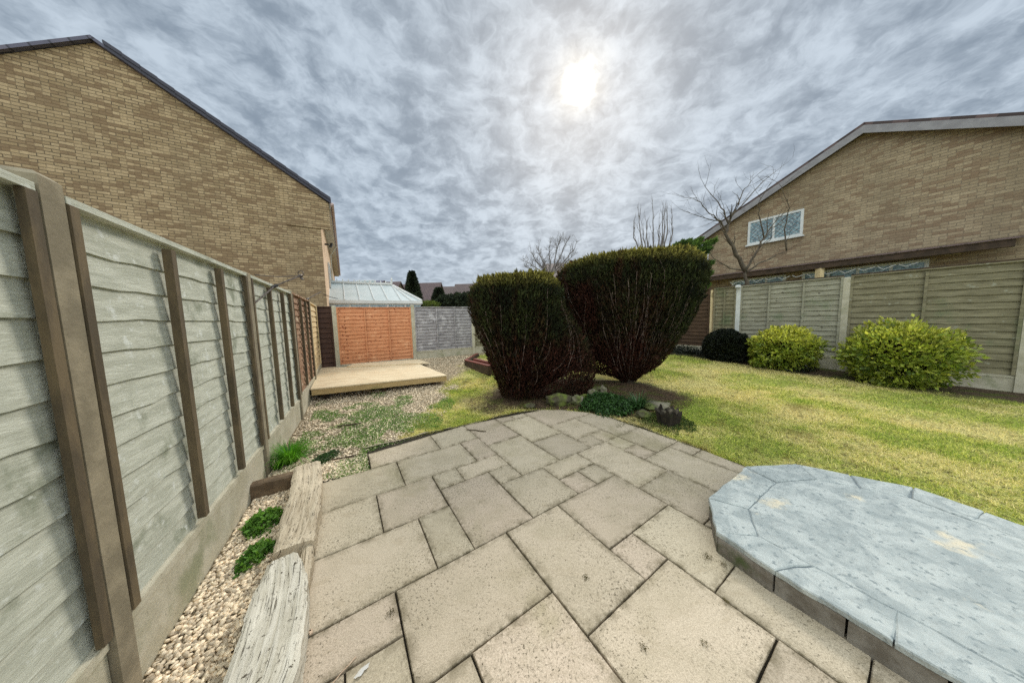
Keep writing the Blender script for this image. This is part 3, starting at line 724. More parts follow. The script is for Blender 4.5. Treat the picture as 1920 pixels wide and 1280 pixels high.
p0, p1, p2, p3 = Vector((-2.39, 2.41, 0)), Vector((-3.22, 3.88, 0)), Vector((-4.15, 5.45, 0)), Vector((-5.02, 6.83, 0))
lf = thing('boundary_fence', 'long left fence with grey-green, brown and tan panels between concrete posts', 'fence', (-3.22, 3.88, 0))
dn = (p0-p1).normalized(); pm1 = p0+dn*1.75; pm2 = pm1+dn*1.93; pm3 = pm2+dn*1.93
LP = [pm3, pm2, pm1, p0, p1, p2, p3]
ZT = [1.9]*3+[1.87, 1.89, 1.89, 1.89]
for p, z in zip(LP, ZT): conc_post(lf, p, z, w=.088, m=M['post_brown'])
for i in range(6):
    a, b = LP[i], LP[i+1]; d = (b-a).normalized(); a_, b_ = a+d*.05, b-d*.05
    zb = .29 if i < 4 else (.32 if i == 4 else .36)
    gravel_board(lf, a_, b_, zb)
    if i < 4: lap_panel(lf, a_, b_, zb+.004, 1.83, M['fence_grey_green'], M['batten_dark'], 12, (.33, .67), label='grey-green weathered panel with dark battens', batw=.04, lip=.013)
    elif i == 4: lap_panel(lf, a_, b_, zb+.004, 1.84, M['fence_brown'], M['batten_dark'], 15, (.34, .67), label='brown panel with worn pale slat edges')
    else: lap_panel(lf, a_, b_, zb+.004, 1.82, M['fence_tan'], M['fence_tan'], 12, (), label='tan panel in the far left corner')

cor = Vector((-5.17, 7.08, 0)); bL = Vector((-4.83, 7.28, 0)); bM = Vector((-3.07, 8.28, 0)); bR = Vector((-1.37, 9.30, 0))
bf = thing('back_fence', 'back fence with one orange panel and silver-grey panels between concrete posts', 'fence', (bM.x, bM.y, .2))
dB = (bR-bM).normalized(); b4 = bR+dB*1.93; b5 = b4+dB*1.93; b6 = Vector((2.95, 11.85, 0))
BP = [bL, bM, bR, b4, b5, b6]
for p in BP: conc_post(bf, p, 1.86 if p is not bM else 1.885)
lap_panel(bf, cor, bL-dB*.05, .2, 1.82, M['fence_dark'], M['fence_dark'], 12, (), label='narrow almost black panel in the corner')
gravel_board(bf, bL+dB*.05, bM-dB*.05, .235)
orp = lap_panel(bf, bL+dB*.05, bM-dB*.05, .24, 1.80, M['fence_orange'], M['fence_orange'], 15, (.35, .67), label='orange-stained lap panel', batw=.03)
ns_ = MB()
for (t_, z0_, z1_) in ((.09, .35, 1.70), (.40, .3, 1.72), (.735, .28, 1.70)):
    for k in range(15):
        z_ = .245+1.555*(k+.55)/15
        if z0_ < z_ < z1_ and fr.random() < .8:
            c_ = bL+dB*(.05+1.93*t_+fr.uniform(-.012, .012))+Vector((DB.y, -DB.x, 0))*.012
            ns_.box(c_+Vector((0, 0, z_-.02)), dB*fr.uniform(.012, .03), Vector((DB.y, -DB.x, 0))*.012, Vector((0, 0, fr.uniform(.02, .05))))
orp['label'] = 'orange-stained lap panel'
nso = ns_.build('knot_stains', mat('dark_knot', (.25, .07, .03), (.16, .045, .02), 30), orp); nso['kind'] = 'stuff'
gravel_board(bf, bM+dB*.05, bR-dB*.05, .44)
lap_panel(bf, bM+dB*.05, bR-dB*.05, .444, 1.81, M['fence_grey'], M['fence_grey'], 14, (.36, .68), label='silver-grey lap panel', batw=.03)
for a, b in ((bR, b4), (b4, b5), (b5, b6)):
    gravel_board(bf, a+dB*.05, b-dB*.05, .42); lap_panel(bf, a+dB*.05, b-dB*.05, .424, 1.80, M['fence_olive'], M['fence_olive'], 14, (.33, .67))

# right fence, taller, same direction as the left one
R0 = Vector((6.43, 7.54, 0)); dR = Vector((.53, -.848, 0)).normalized()
rf = thing('right_fence', 'tall right fence of olive and pale grey lap panels by the lawn', 'fence', (R0.x, R0.y, .15))
RP = [R0-dR*4.6, R0-dR*2.55, R0-dR*.64, R0, R0+dR*1.9, R0+dR*3.8, R0+dR*5.7, R0+dR*7.6, R0+dR*9.5]
RM = [M['fence_redbrown'], M['fence_redbrown'], M['fence_olive'], M['fence_silver'], M['fence_olive'], M['fence_olive'], M['fence_silver'], M['fence_olive']]
for k, p in enumerate(RP):
    if k == 3:
        pp = conc_post(rf, p, 2.10, .1); pp['label'] = 'pale post with a white cap'
        cb = MB(); cb.box(p-dR*.06-Vector((.03, .03, 0))+Vector((0, 0, 2.10)), dR*.1, Vector((-.09, -.06, 0)), Vector((0, 0, .07)), .02); cb.build('post_cap', M['white'], pp); pp.data.materials[0] = mat('pale_post', (.70, .71, .68), (.58, .59, .55), 6, bump=.1)
    elif k == 2: 
        b_ = MB(); b_.box(p-dR*.03+Vector((-.05, -.03, .1)), dR*.05, Vector((.05, .03, 0)), Vector((0, 0, 2.0))); b_.build('timber_post', M['fence_tan'], rf)
    else: conc_post(rf, p, 2.12)
for k in range(len(RP)-1):
    a, b = RP[k]+dR*.05, RP[k+1]-dR*.05; g_ = gz(a.x, a.y)
    gravel_board(rf, a, b, g_+.2, side=1); lap_panel(rf, a, b, g_+.205, 2.12, RM[k], RM[k], 15, (.5,) if k != 3 else (.33, .67), side=1, cap=True)
    tr = MB(); tr.box(a-Vector((.035, .02, 0))+Vector((0, 0, 2.147)), b-a, Vector((.07, .04, 0)), Vector((0, 0, .025))); tr.build('top_rail', M['dark_timber'], rf)

# ------------------------------------------------------------ timber platform in the far left corner
pl = thing('timber_platform', 'low pale plywood platform standing in the fence corner', 'platform', (-3.3, 6.2, .12))
DT = .235
fl, frt, brt, blt = at(582, 729, DT), at(838, 703, DT), at(783, 681, DT), at(602, 690, DT)
dft = (frt-fl).normalized()
def prism(name, pts, z0, z1, m, parent, loc=None, bev=0.0):
    b = MB(); n = len(pts)
    cen = sum((Vector((p[0], p[1], 0)) for p in pts), Vector())/n
    if bev:
        ins = []
        for p in pts:
            v = (cen-Vector((p[0], p[1], 0))); ins.append(Vector((p[0], p[1], 0))+v.normalized()*bev)
        v = [(p[0], p[1], z0) for p in pts]+[(p[0], p[1], z1-bev) for p in pts]+[(p.x, p.y, z1) for p in ins]
        f = [tuple(range(n))[::-1], tuple(range(2*n, 3*n))]+[(i, (i+1) % n, n+(i+1) % n, n+i) for i in range(n)]+[(n+i, n+(i+1) % n, 2*n+(i+1) % n, 2*n+i) for i in range(n)]
    else:
        v = [(p[0], p[1], z0) for p in pts]+[(p[0], p[1], z1) for p in pts]
        f = [tuple(range(n))[::-1], tuple(range(n, 2*n))]+[(i, (i+1) % n, n+(i+1) % n, n+i) for i in range(n)]
    b.add(v, f); return b.build(name, m, parent, loc)
prism('platform_top', [fl, frt, brt, blt], DT-.022, DT, M['ply'], pl)
cen = (fl+frt+brt+blt)/4
def shr(p, k): return Vector((p.x, p.y, 0))+(Vector((cen.x, cen.y, 0))-Vector((p.x, p.y, 0))).normalized()*k
q = [shr(p, .012) for p in (fl, frt, brt, blt)]
for i in range(4):
    a, b = q[i], q[(i+1) % 4]; d_ = (b-a).normalized(); nn = Vector((-d_.y, d_.x, 0)); b_ = MB()
    b_.box(a+Vector((0, 0, DT-.125)), b-a, nn*.04, Vector((0, 0, .1025))); b_.build('side_board', M['ply_edge'], pl)
for k in (.08, .5, .9):
    a, b = q[0].lerp(q[1], k), q[3].lerp(q[2], k); b_ = MB(); b_.box(a+(b-a)*.06+Vector((-.05, 0, -.02)), (b-a)*.88, Vector((.1, .02, 0)), Vector((0, 0, DT-.108))); b_.build('bearer', M['dark_timber'], pl)
lb = MB(); a_, b_, c_, d_ = at(668, 683, .2), at(787, 673, .2), at(800, 679, .2), at(780, 684, .2)
a2 = Vector((-4.15, 7.45, 0)); b2 = Vector((-2.78, 8.2, 0)); dd = (b2-a2)
lb = MB(); lb.box(Vector((-4.3, 7.28, DT+.002)), dd*1.12, Vector((-.06, .12, 0)), Vector((0, 0, .02)))
lb = MB(); c4 = [at(650, 687, .262), at(804, 680, .262), at(786, 673.5, .262), at(662, 681.5, .262)]; lb.add([(p.x, p.y, .2375) for p in c4]+[tuple(p) for p in c4], [(3, 2, 1, 0), (4, 5, 6, 7), (0, 1, 5, 4), (1, 2, 6, 5), (2, 3, 7, 6), (3, 0, 4, 7)])
tag(lb.build('loose_board', M['ply'], loc=(-3.5, 7.7, DT)), 'loose pale board lying behind the platform against the orange panel', 'board')

# dark red-brown timbers right of the grey panel
rs = thing('raised_bed_frame', 'low dark frame of red-topped timbers behind the clipped bush', 'planter', tuple(at(890, 690)))
A_, B_, C_ = at(871, 686), at(916, 705), at(905, 668)
for (a, b, m_) in ((A_, B_, M['dark_timber']), (A_, at(893, 669), M['dark_timber'])):
    a = Vector((a.x, a.y, 0)); b = Vector((b.x, b.y, 0)); g_ = gz(a.x, a.y)
    for lv in range(1):
        b_ = MB(); n_ = Vector((.09, .05, 0)); b_.box(a+Vector((0, 0, g_-.05)), b-a, n_, Vector((0, 0, .2)), .008); sb = b_.build('timber', m_, rs)
    b_ = MB(); b_.box(a+Vector((0, 0, g_+.152)), b-a, n_*.8, Vector((0, 0, .022))); b_.build('coping', M['red_timber'], rs)
b_ = MB(); a = Vector((A_.x+.22, A_.y+.12, 0)); b_.box(a+Vector((0, 0, gz(a.x, a.y)-.02)), Vector((B_.x-A_.x, B_.y-A_.y, 0)), Vector((.08, .05, 0)), Vector((0, 0, .19))); b_.build('timber', M['red_timber'], rs)

# ------------------------------------------------------------ old sleepers edging the left bed
def sleeper(name, line, widths, z0, z1, m, label, group=None):
    """a hewn beam following line (centre points) with ragged edges"""
    gu, gv = [], []; mb = MB(); n = len(line); rows = []
    sub = 9; pts = []; ws = []
    for i in range(n-1):
        for s_ in range(sub):
            pts.append(Vector(line[i]).lerp(Vector(line[i+1]), s_/sub)); ws.append(widths[i]*(1-s_/sub)+widths[i+1]*s_/sub)
    pts.append(Vector(line[-1])); ws.append(widths[-1]); nc = 12
    for i, p in enumerate(pts):
        d = (pts[min(i+1, len(pts)-1)]-pts[max(i-1, 0)]).normalized(); nn = Vector((d.y, -d.x))
        row = []
        for j in range(nc+1):
            t_ = j/nc; u = (t_-.5)*ws[i]
            e = .010*mnoise.noise(Vector((p.x*9, p.y*9, 3+(j > nc/2)*5))) if j in (0, nc) else 0
            e += .006*mnoise.noise(Vector((p.x*40, p.y*40, j))) if j in (0, nc) else 0
            x, y = p.x+nn.x*(u+e), p.y+nn.y*(u+e)
            edge = min(t_, 1-t_)*ws[i]
            z = z1-.014*max(0, 1-edge/.022)+.005*mnoise.noise(Vector((t_*16, i*.12, 7)))+.005*mnoise.noise(Vector((x*7, y*7, 1)))
            row.append((x, y, z))
        rows.append([(row[0][0], row[0][1], z0)]+row+[(row[-1][0], row[-1][1], z0)])
        gu += [i*(pts[1]-pts[0]).length*1.0+line[0][0]*3]*(nc+3); gv += [-.12-ws[i]/2]+[(j/nc-.5)*ws[i]+.012*math.sin(i*.11) for j in range(nc+1)]+[.12+ws[i]/2]
    k = nc+3; b = 0
    for r_ in rows: mb.v += r_
    for i in range(len(rows)-1):
        for j in range(k-1): mb.f.append((i*k+j, (i+1)*k+j, (i+1)*k+j+1, i*k+j+1))
    mb.f.append(tuple(range(k))); mb.f.append(tuple((len(rows)-1)*k+j for j in range(k))[::-1])
    o = obj(name, mb.v, mb.f, m, loc=(line[0][0], line[0][1], z0), attrs={'gu': gu, 'gv': gv}); tag(o, label, 'timber', group); return o
def P2(px, py, z=.12): v = at(px, py, z); return (v.x, v.y)
def mid(a, b): return ((a[0]+b[0])/2, (a[1]+b[1])/2)
def wid(a, b): return math.hypot(a[0]-b[0], a[1]-b[1])
up = [(P2(555, 868), P2(596, 867)), (P2(552, 905), P2(597, 905)), (P2(535, 955), P2(592, 955)), (P2(526, 1000), P2(584, 1000)), (P2(520, 1020), P2(580, 1020))]
sleeper('garden_sleeper', [mid(*p) for p in up], [wid(*p) for p in up], -.05, .112, M['sleeper'], 'brown cracked sleeper edging the patio beside the grass tuft, farther of two', 'old sleepers edging the patio')
lw = [(P2(505, 1054), P2(558, 1041)), (P2(486, 1100), P2(567, 1098)), (P2(462, 1180), P2(560, 1180)), (P2(430, 1280), P2(545, 1280))]
last = lw[-1]; ext = ((last[0][0]+.12, last[0][1]-.35), (last[1][0]+.14, last[1][1]-.35)); ext2 = ((ext[0][0]+.2, ext[0][1]-.9), (ext[1][0]+.2, ext[1][1]-.9))
lw += [ext, ext2]
sleeper('garden_sleeper', [mid(*p) for p in lw], [wid(*p) for p in lw], -.05, .135, M['sleeper2'], 'pale grey weathered sleeper in the bottom left corner, nearer of two', 'old sleepers edging the patio')
# thin side plank wedged between sleeper and paving
sp_ = [P2(577, 1020, .09), P2(572, 1065, .08), P2(568, 1108, .08)]
sleeper('side_plank', [(p[0]+.0, p[1]) for p in sp_], [.055, .05, .03], -.03, .085, M['sleeper'], 'narrow rotten plank wedged between the sleepers and the paving')
ds = [P2(552, 884, .10), P2(480, 903, .10), P2(380, 935, .10)]
dsl = sleeper('dark_timber', ds, [.1, .1, .1], -.05, .10, mat('damp_board', (.20, .14, .085), (.11, .075, .045), 9, rough=.9, bump=.6), 'short dark board running from the sleeper end to the fence')

# ------------------------------------------------------------ raised octagonal step
top = [(1.335, 1.736), (1.915, 2.10), (2.36, 2.12), (2.85, 1.80), (3.0, 1.30), (2.75, .72), (2.2, .48), (1.62, .62), (1.27, 1.21), (1.175, 1.45)]
st = thing('raised_step', 'raised blue-grey octagonal stone step on the right edge of the patio', 'step', (2.05, 1.3, 0))
def octo(pts, grow):
    c = Vector((2.08, 1.3)); return [tuple(c+(Vector(p)-c)*(1+grow/(Vector(p)-c).length)) for p in pts]
def fine(pts, amp=.006, seg=.05):
    out = []
    for i, p in enumerate(pts):
        a, b = Vector(p), Vector(pts[(i+1) % len(pts)]); n_ = max(1, int((b-a).length/seg))
        for j in range(n_):
            w_ = a.lerp(b, j/n_); out.append((w_.x+amp*mnoise.noise(Vector((w_.x*12, w_.y*12, 1))), w_.y+amp*mnoise.noise(Vector((w_.x*12, w_.y*12, 9)))))
    return out
sides = octo(top, -.006)
for i in range(len(sides)):      # wall of blocks under the coping
    a, b = Vector(sides[i]), Vector(sides[(i+1) % len(sides)]); L = (b-a).length; n_ = max(1, round(L/.2)); d_ = (b-a).normalized(); nn = Vector((d_.y, -d_.x))
    for j in range(n_):
        s0 = a+d_*(L*j/n_+.004); s1 = a+d_*(L*(j+1)/n_-.004); o_ = fr.uniform(-.004, .006); b_ = MB()
        b_.box(Vector((s0.x-nn.x*(o_), s0.y-nn.y*o_, -.02)), Vector((s1.x-s0.x, s1.y-s0.y, 0)), Vector((nn.x*.09, nn.y*.09, 0)), Vector((0, 0, .12)), .006)
        b_.build('side_block', M['plinth_side'], st)
# coping stones as radial pieces, then the infill with cracked joints
cop = MB(); outer = octo(top, 0.0); innr = octo(top, -.21)
def piece(pts, z0, z1, m, name):
    pts = fine(pts, .010, .04); b = MB(); n = len(pts); c = Vector((sum(p[0] for p in pts)/n, sum(p[1] for p in pts)/n))
    ins = [Vector(p)+(c-Vector(p)).normalized()*.006 for p in pts]
    v = [(p[0], p[1], z0) for p in pts]+[(p[0], p[1], z1-.006) for p in pts]+[(p.x, p.y, z1) for p in ins]
    f = [tuple(range(n))[::-1], tuple(range(2*n, 3*n))]+[(i, (i+1) % n, n+(i+1) % n, n+i) for i in range(n)]+[(n+i, n+(i+1) % n, 2*n+(i+1) % n, 2*n+i) for i in range(n)]
    if sum((pts[i][0]*pts[(i+1) % n][1]-pts[(i+1) % n][0]*pts[i][1]) for i in range(n)) < 0: f = [t[::-1] for t in f]
    b.add(v, f); return b.build(name, m, st)
for i in range(len(top)):
    j = (i+1) % len(top); a, b, c_, d_ = outer[i], outer[j], innr[j], innr[i]
    L = math.dist(a, b); n_ = 2 if L > .5 else 1
    for k in range(n_):
        t0, t1 = k/n_+.004, (k+1)/n_-.004; sh_ = fr.uniform(-.03, .03)
        l = lambda p, q, t: (p[0]+(q[0]-p[0])*t, p[1]+(q[1]-p[1])*t)
        piece([l(a, b, t0), l(a, b, t1), l(d_, c_, min(1, t1+sh_)), l(d_, c_, max(0, t0))], .101, .128+fr.uniform(-.003, .003), M['plinth_top'], 'coping_stone')
piece(octo(top, -.213), .06, .1255, M['plinth_top'], 'step_top')
prism('step_fill', octo(top, -.05), -.02, .1, M['joint'], st); prism('mortar_joints', octo(top, -.02), .1005, .121, M['plinth_mortar'], st)

# ------------------------------------------------------------ clipped conifers
def lerp_prof(prof, z):
    zs = [p[0] for p in prof]; return [np.interp(z, zs, [p[k] for p in prof]) for k in range(1, 5)]
def radius(prof, z, th):
    rl, rr, rfr, rb = lerp_prof(prof, z)
    c, s_ = np.cos(th), np.sin(th)
    rx = np.where(c < 0, rl, rr); ry = np.where(s_ < 0, rfr, rb)
    e = 2.5
    return 1/((np.abs(c)/rx)**e+(np.abs(s_)/ry)**e)**(1/e)
def clipped(name, label, cx, cy, prof, n, ztop_fn, dead_fn, stems, core_z, mat_=None, sprig=(.03, .07), group=None, trunks=(), seed=1):
    g0 = gz(cx, cy)
    root = thing(name, label, 'bush', (cx, cy, g0), group)
    zmax = prof[-1][0]
    # foliage: upright sprays through a thick shell
    z = rng.uniform(prof[0][0], zmax, n*2); th = rng.uniform(0, 2*math.pi, n*2); R = radius(prof, z, th)
    keep = rng.random(n*2) < R/R.max()*1.3; z, th, R = z[keep][:n], th[keep][:n], R[keep][:n]
    dep = rng.random(len(z))**1.6*.28
    lump = .10*(fbm(th*3.2+cx*5, z*1.5, 1.6, 2.0)-.5)+.08*(fbm(th*11, z*3, 1.3, 4.0)-.5)
    rad = np.maximum(R*(1+lump)-dep*np.minimum(1, R*2), .02)
    x = cx+rad*np.cos(th); y = cy+rad*np.sin(th)
    # flat sheared top
    nt = n//4; tt = rng.uniform(0, 2*math.pi, nt); rt = np.sqrt(rng.random(nt))*radius(prof, np.full(nt, zmax-.06), tt)
    xt = cx+rt*np.cos(tt); yt = cy+rt*np.sin(tt); zt = zmax-rng.random(nt)**1.5*.16
    x = np.concatenate([x, xt]); y = np.concatenate([y, yt]); z = np.concatenate([z, zt])
    zf = ztop_fn(x, y); z = z*zf+.02*(fbm(x*4, y*4, 3, 9)-.5)*(z > zmax*.85)*3
    out = np.stack([x-cx, y-cy, np.zeros_like(x)], -1); out = norml(out)
    m_ = len(x)
    U = norml(out*rng.uniform(.05, .9, (m_, 1))+[0, 0, 1.0]+rng.normal(size=(m_, 3))*.33)
    Nn = norml(rand_unit(m_)+out*.8)
    L = rng.uniform(sprig[0], sprig[1], m_)*(1+.9*(rng.random(m_) < .06)); Wd = L*rng.uniform(.16, .36, m_)
    dead = np.clip(dead_fn(x, y, z, th=np.arctan2(y-cy, x-cx))+rng.normal(size=m_)*.22, 0, 1)
    holes = fbm(np.arctan2(y-cy, x-cx)*6, z*2.2, 1.5, 6.0) < .30
    keep = ~(holes & (rng.random(m_) < .75)) | (z > zmax*.8)
    P = np.stack([x, y, z+g0], -1)[keep]; U, Nn, L, Wd, dead = U[keep], Nn[keep], L[keep], Wd[keep], dead[keep]
    V, Fc = leaf_quads(P, Nn, U, L, Wd)
    obj('foliage', V, Fc, mat_ or M['conifer'], root, attrs={'rnd': np.repeat(rng.random(len(P)), 4), 'dead': np.repeat(dead, 4), 'tip': np.repeat(np.clip(sstep(zmax*.88, zmax*.99, P[:, 2]-g0)*rng.random(len(P))**.7, 0, 1), 4)})  # light on the sheared top painted into the foliage as paler yellow
    # dense twiggy heart that blocks the light
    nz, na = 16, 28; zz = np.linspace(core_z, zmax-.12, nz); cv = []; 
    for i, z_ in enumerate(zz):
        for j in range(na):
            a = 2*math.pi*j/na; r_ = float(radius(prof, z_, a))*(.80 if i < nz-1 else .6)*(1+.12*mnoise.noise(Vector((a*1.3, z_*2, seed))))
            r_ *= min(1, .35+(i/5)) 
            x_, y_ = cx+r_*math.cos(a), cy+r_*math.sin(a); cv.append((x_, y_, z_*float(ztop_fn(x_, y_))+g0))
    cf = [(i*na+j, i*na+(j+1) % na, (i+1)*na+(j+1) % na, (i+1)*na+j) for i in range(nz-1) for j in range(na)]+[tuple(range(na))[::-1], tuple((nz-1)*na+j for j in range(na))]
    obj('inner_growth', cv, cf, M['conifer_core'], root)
    tb = MB()
    for (bx, by, r_, hx, hy, hz) in trunks:
        pts = [Vector((bx, by, g0-.05)), Vector((bx, by, g0+.12)), Vector((bx, by, g0)).lerp(Vector((hx, hy, g0+hz)), .5)+Vector((.02, .01, 0)), Vector((hx, hy, g0+hz))]
        tb.tube(pts, [r_*1.25, r_, r_*.75, r_*.4], 8)
    tb.build('trunk', M['bark'], root, smooth=True)
    sb = MB(); rr_ = random.Random(seed)
    for s_ in range(stems):
        a = rr_.uniform(-math.pi, 0) if s_ % 5 else rr_.uniform(0, math.pi); a0 = a+rr_.uniform(-.25, .25)
        z1 = rr_.uniform(.35, .95)*zmax; z0 = rr_.uniform(.05, .35)*zmax; pts = []; rs_ = []
        for k in range(9):
            t_ = k/8; z_ = z0+(z1-z0)*t_; aa = a0+(a-a0)*t_+.03*math.sin(t_*6+s_)
            R_ = float(radius(prof, z_, aa))*(.84+.15*t_**.5+.025*mnoise.noise(Vector((t_*4, s_, 0))))
            x_, y_ = cx+R_*math.cos(aa), cy+R_*math.sin(aa); pts.append((x_, y_, z_*float(ztop_fn(x_, y_))+g0)); rs_.append(.0055*(1-t_*.6)*rr_.uniform(.5, 1.2))
        sb.tube(pts, rs_, 4)
    # dead twigs fraying at the surface
    sb.build('stems', M['stem'], root)
    return root
profL = [(0, .28, 1.2, .35, .3), (.12, .34, 1.34, .42, .4), (.4, .42, 1.38, .52, .5), (1.0, .64, 1.15, .62, .6), (1.5, .80, .80, .70, .7), (1.78, .82, .76, .70, .7), (1.95, .74, .68, .62, .6), (2.05, .56, .52, .48, .45)]
def deadL(x, y, z, th):
    return sstep(1.35, .5, z)*.9+sstep(.5, .62, fbm(th*4, z*1.2, 1.2, 3.0))*.5-.1+sstep(2.0, 2.12, z)*.35
def sprev(a, b, x): return sstep(a, b, x)
_ss = sstep
def sstep(a, b, x):
    if a > b: return 1-_ss(b, a, x)
    return _ss(a, b, x)
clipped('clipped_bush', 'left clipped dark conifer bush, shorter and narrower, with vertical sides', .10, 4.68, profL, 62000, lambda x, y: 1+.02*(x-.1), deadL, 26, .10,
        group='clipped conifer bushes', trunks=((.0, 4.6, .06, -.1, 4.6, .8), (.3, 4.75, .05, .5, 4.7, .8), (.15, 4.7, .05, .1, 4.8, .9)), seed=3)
profR = [(.0, .14, .12, .12, .12), (.10, .30, .22, .2, .2), (.30, 1.12, .46, .45, .4), (.50, 1.28, .62, .58, .55), (.9, 1.34, .88, .72, .75), (1.3, 1.30, 1.10, .88, .9), (1.7, 1.40, 1.26, 1.0, 1.0), (2.1, 1.46, 1.30, 1.02, 1.0), (2.34, 1.36, 1.2, .92, .95), (2.46, 1.12, 1.0, .75, .8)]
def deadR(x, y, z, th):
    left = sstep(3.1, 1.7, x)
    return left*.55*sstep(2.3, 1.6, z)+sstep(1.2, .5, z)*.75+sstep(.46, .60, fbm(th*4, z*1.0, 1.3, 13.0))*.75*left-.12
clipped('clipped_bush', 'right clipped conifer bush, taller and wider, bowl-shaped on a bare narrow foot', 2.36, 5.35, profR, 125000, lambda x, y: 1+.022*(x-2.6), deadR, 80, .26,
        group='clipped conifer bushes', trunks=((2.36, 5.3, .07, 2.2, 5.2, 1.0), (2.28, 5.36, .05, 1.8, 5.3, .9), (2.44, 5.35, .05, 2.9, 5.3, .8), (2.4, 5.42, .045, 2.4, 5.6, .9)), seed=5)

# ------------------------------------------------------------ leafy shrubs, hedges
def blob_shrub(name, label, cat, c, r, n, m_, leaf=(.02, .04), group=None, dead=None, ground=True, core=True, lump=.14, corem=None, stem=True):
    cx, cy, cz = c; root = thing(name, label, cat, (cx, cy, gz(cx, cy) if ground else 0), group)
    d = rand_unit(n); ph = rng.random(3)*9
    k = 1+lump*(fbm(d[:, 0]*3+ph[0], d[:, 2]*3+d[:, 1]*2+ph[1], 1.4, 2)-.5)*2
    rad = (1-rng.random(n)**1.5*.3)*k
    P = d*rad[:, None]*np.array(r)+[cx, cy, cz]
    kz = P[:, 2] > (hgt(P[:, 0], P[:, 1]) if ground else 0)+.01; P, d = P[kz], d[kz]; n = len(P)
    U = norml(d+rand_unit(n)*.8+[0, 0, .3]); Nn = norml(d+rand_unit(n)*.7)
    L = rng.uniform(*leaf, n); V, Fc = leaf_quads(P, Nn, U, L, L*rng.uniform(.4, .7, n))
    de = np.clip(dead(P, d), 0, 1) if dead else np.zeros(n)
    obj('foliage', V, Fc, m_, root, attrs={'rnd': np.repeat(rng.random(n), 4), 'dead': np.repeat(de, 4)})  # on the golden shrubs dead carries a paler yellow
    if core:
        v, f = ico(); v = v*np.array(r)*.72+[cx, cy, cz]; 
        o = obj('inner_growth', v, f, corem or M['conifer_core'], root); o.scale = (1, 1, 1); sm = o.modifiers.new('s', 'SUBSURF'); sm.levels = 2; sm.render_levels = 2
    if stem:
        tb = MB(); b0 = gz(cx, cy) if ground else 0
        tb.tube([(cx, cy, b0-.05), (cx+.01, cy, b0+(cz-b0)*.5), (cx, cy, cz)], [.04*max(r[0], .3)/.4, .03, .02], 7); tb.build('trunk', M['bark'], root, smooth=True)
    return root
blob_shrub('round_bush', 'dark almost black rounded bush in front of the right fence', 'bush', (5.72, 7.05, .50), (.50, .48, .46), 26000, M['dark_leaf'], (.03, .055))
blob_shrub('golden_shrub', 'variegated yellow-green leafy shrub right of the dark round bush', 'shrub', (6.35, 6.2, .50), (.66, .55, .52), 8500, M['gold_leaf'], (.05, .095), dead=lambda P, d: sstep(.1, .8, d[:, 2])*.8+rng.normal(size=len(P))*.3, lump=.4)  # dead here mixes leaves to a paler yellow towards the top
blob_shrub('golden_shrub', 'yellow-green shrub farther right along the fence, beyond the golden one', 'shrub', (7.25, 4.9, .52), (.7, .6, .6), 8500, M['gold_leaf'], (.05, .095), dead=lambda P, d: sstep(.1, .8, d[:, 2])*.5+rng.normal(size=len(P))*.3, lump=.4)  # dead here mixes leaves to a paler yellow towards the top
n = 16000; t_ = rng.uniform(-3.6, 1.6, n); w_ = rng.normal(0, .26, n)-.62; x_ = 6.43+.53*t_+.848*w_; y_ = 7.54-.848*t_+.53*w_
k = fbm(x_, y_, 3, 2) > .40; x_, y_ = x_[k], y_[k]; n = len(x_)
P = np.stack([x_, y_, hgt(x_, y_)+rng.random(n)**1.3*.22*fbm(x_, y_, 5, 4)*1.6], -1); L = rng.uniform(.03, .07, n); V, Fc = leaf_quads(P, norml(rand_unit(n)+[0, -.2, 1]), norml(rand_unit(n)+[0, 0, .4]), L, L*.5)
tag(obj('shade_cover', V, Fc, M['dark_leaf'], attrs={'rnd': np.repeat(rng.random(n), 4)}), 'dark low leaves added for the shade in the bed along the right fence', 'ground cover', kind='stuff')  # dark leaves added to deepen the shade at the fence foot
# bright feathery cypress showing behind the right bush
def plume(root_name, label, stems_, m_, n_each, cat='conifer'):
    bx, by = stems_[0][0][0], stems_[0][0][1]
    root = thing(root_name, label, cat, (bx, by, gz(bx, by))); Ps, Us = [], []; tb = MB(); tb.tube([(bx, by, gz(bx, by)-.05), stems_[0][0]], [.06, .04], 7)
    for (a, b, w) in stems_:
        a, b = np.array(a), np.array(b); tb.tube([Vector(a), Vector(a*.5+b*.5)+Vector((0, 0, .05)), Vector(b)], [.03, .018, .006], 5)
        t = rng.random(n_each)**.8; ax = (b-a)/np.linalg.norm(b-a)
        off = rand_unit(n_each)*(w*np.sin(np.clip(t, .04, .97)*math.pi)**.6*rng.random(n_each)**.4)[:, None]
        off = off*(1+.6*(fbm(t*9, off[:, 0]*8, 1.2, 4)-.5))[:, None]
        Ps.append(a+(b-a)*t[:, None]+off); Us.append(norml(ax+off*2/w*.5+rand_unit(n_each)*.4))
    P = np.concatenate(Ps); U = np.concatenate(Us); n = len(P); L = rng.uniform(.04, .10, n)
    V, Fc = leaf_quads(P, rand_unit(n), U, L, L*.28)
    obj('foliage', V, Fc, m_, root, attrs={'rnd': np.repeat(rng.random(n), 4)}); tb.build('trunk', M['bark'], root); return root
cyp = depth(1196, 560, 6.3)
cx_, cy_ = cyp.x, 6.3; g_ = gz(cx_, cy_)
tips = [depth(1292, 452, 6.2), depth(1314, 449, 6.3), depth(1340, 450, 6.4), depth(1330, 466, 6.2), depth(1334, 492, 6.3), depth(1332, 512, 6.2), depth(1306, 458, 6.1), depth(1278, 455, 6.2)]
stl = [((cx_, cy_, 1.3), tuple(depth(1288, 480, 6.3)), .30)]
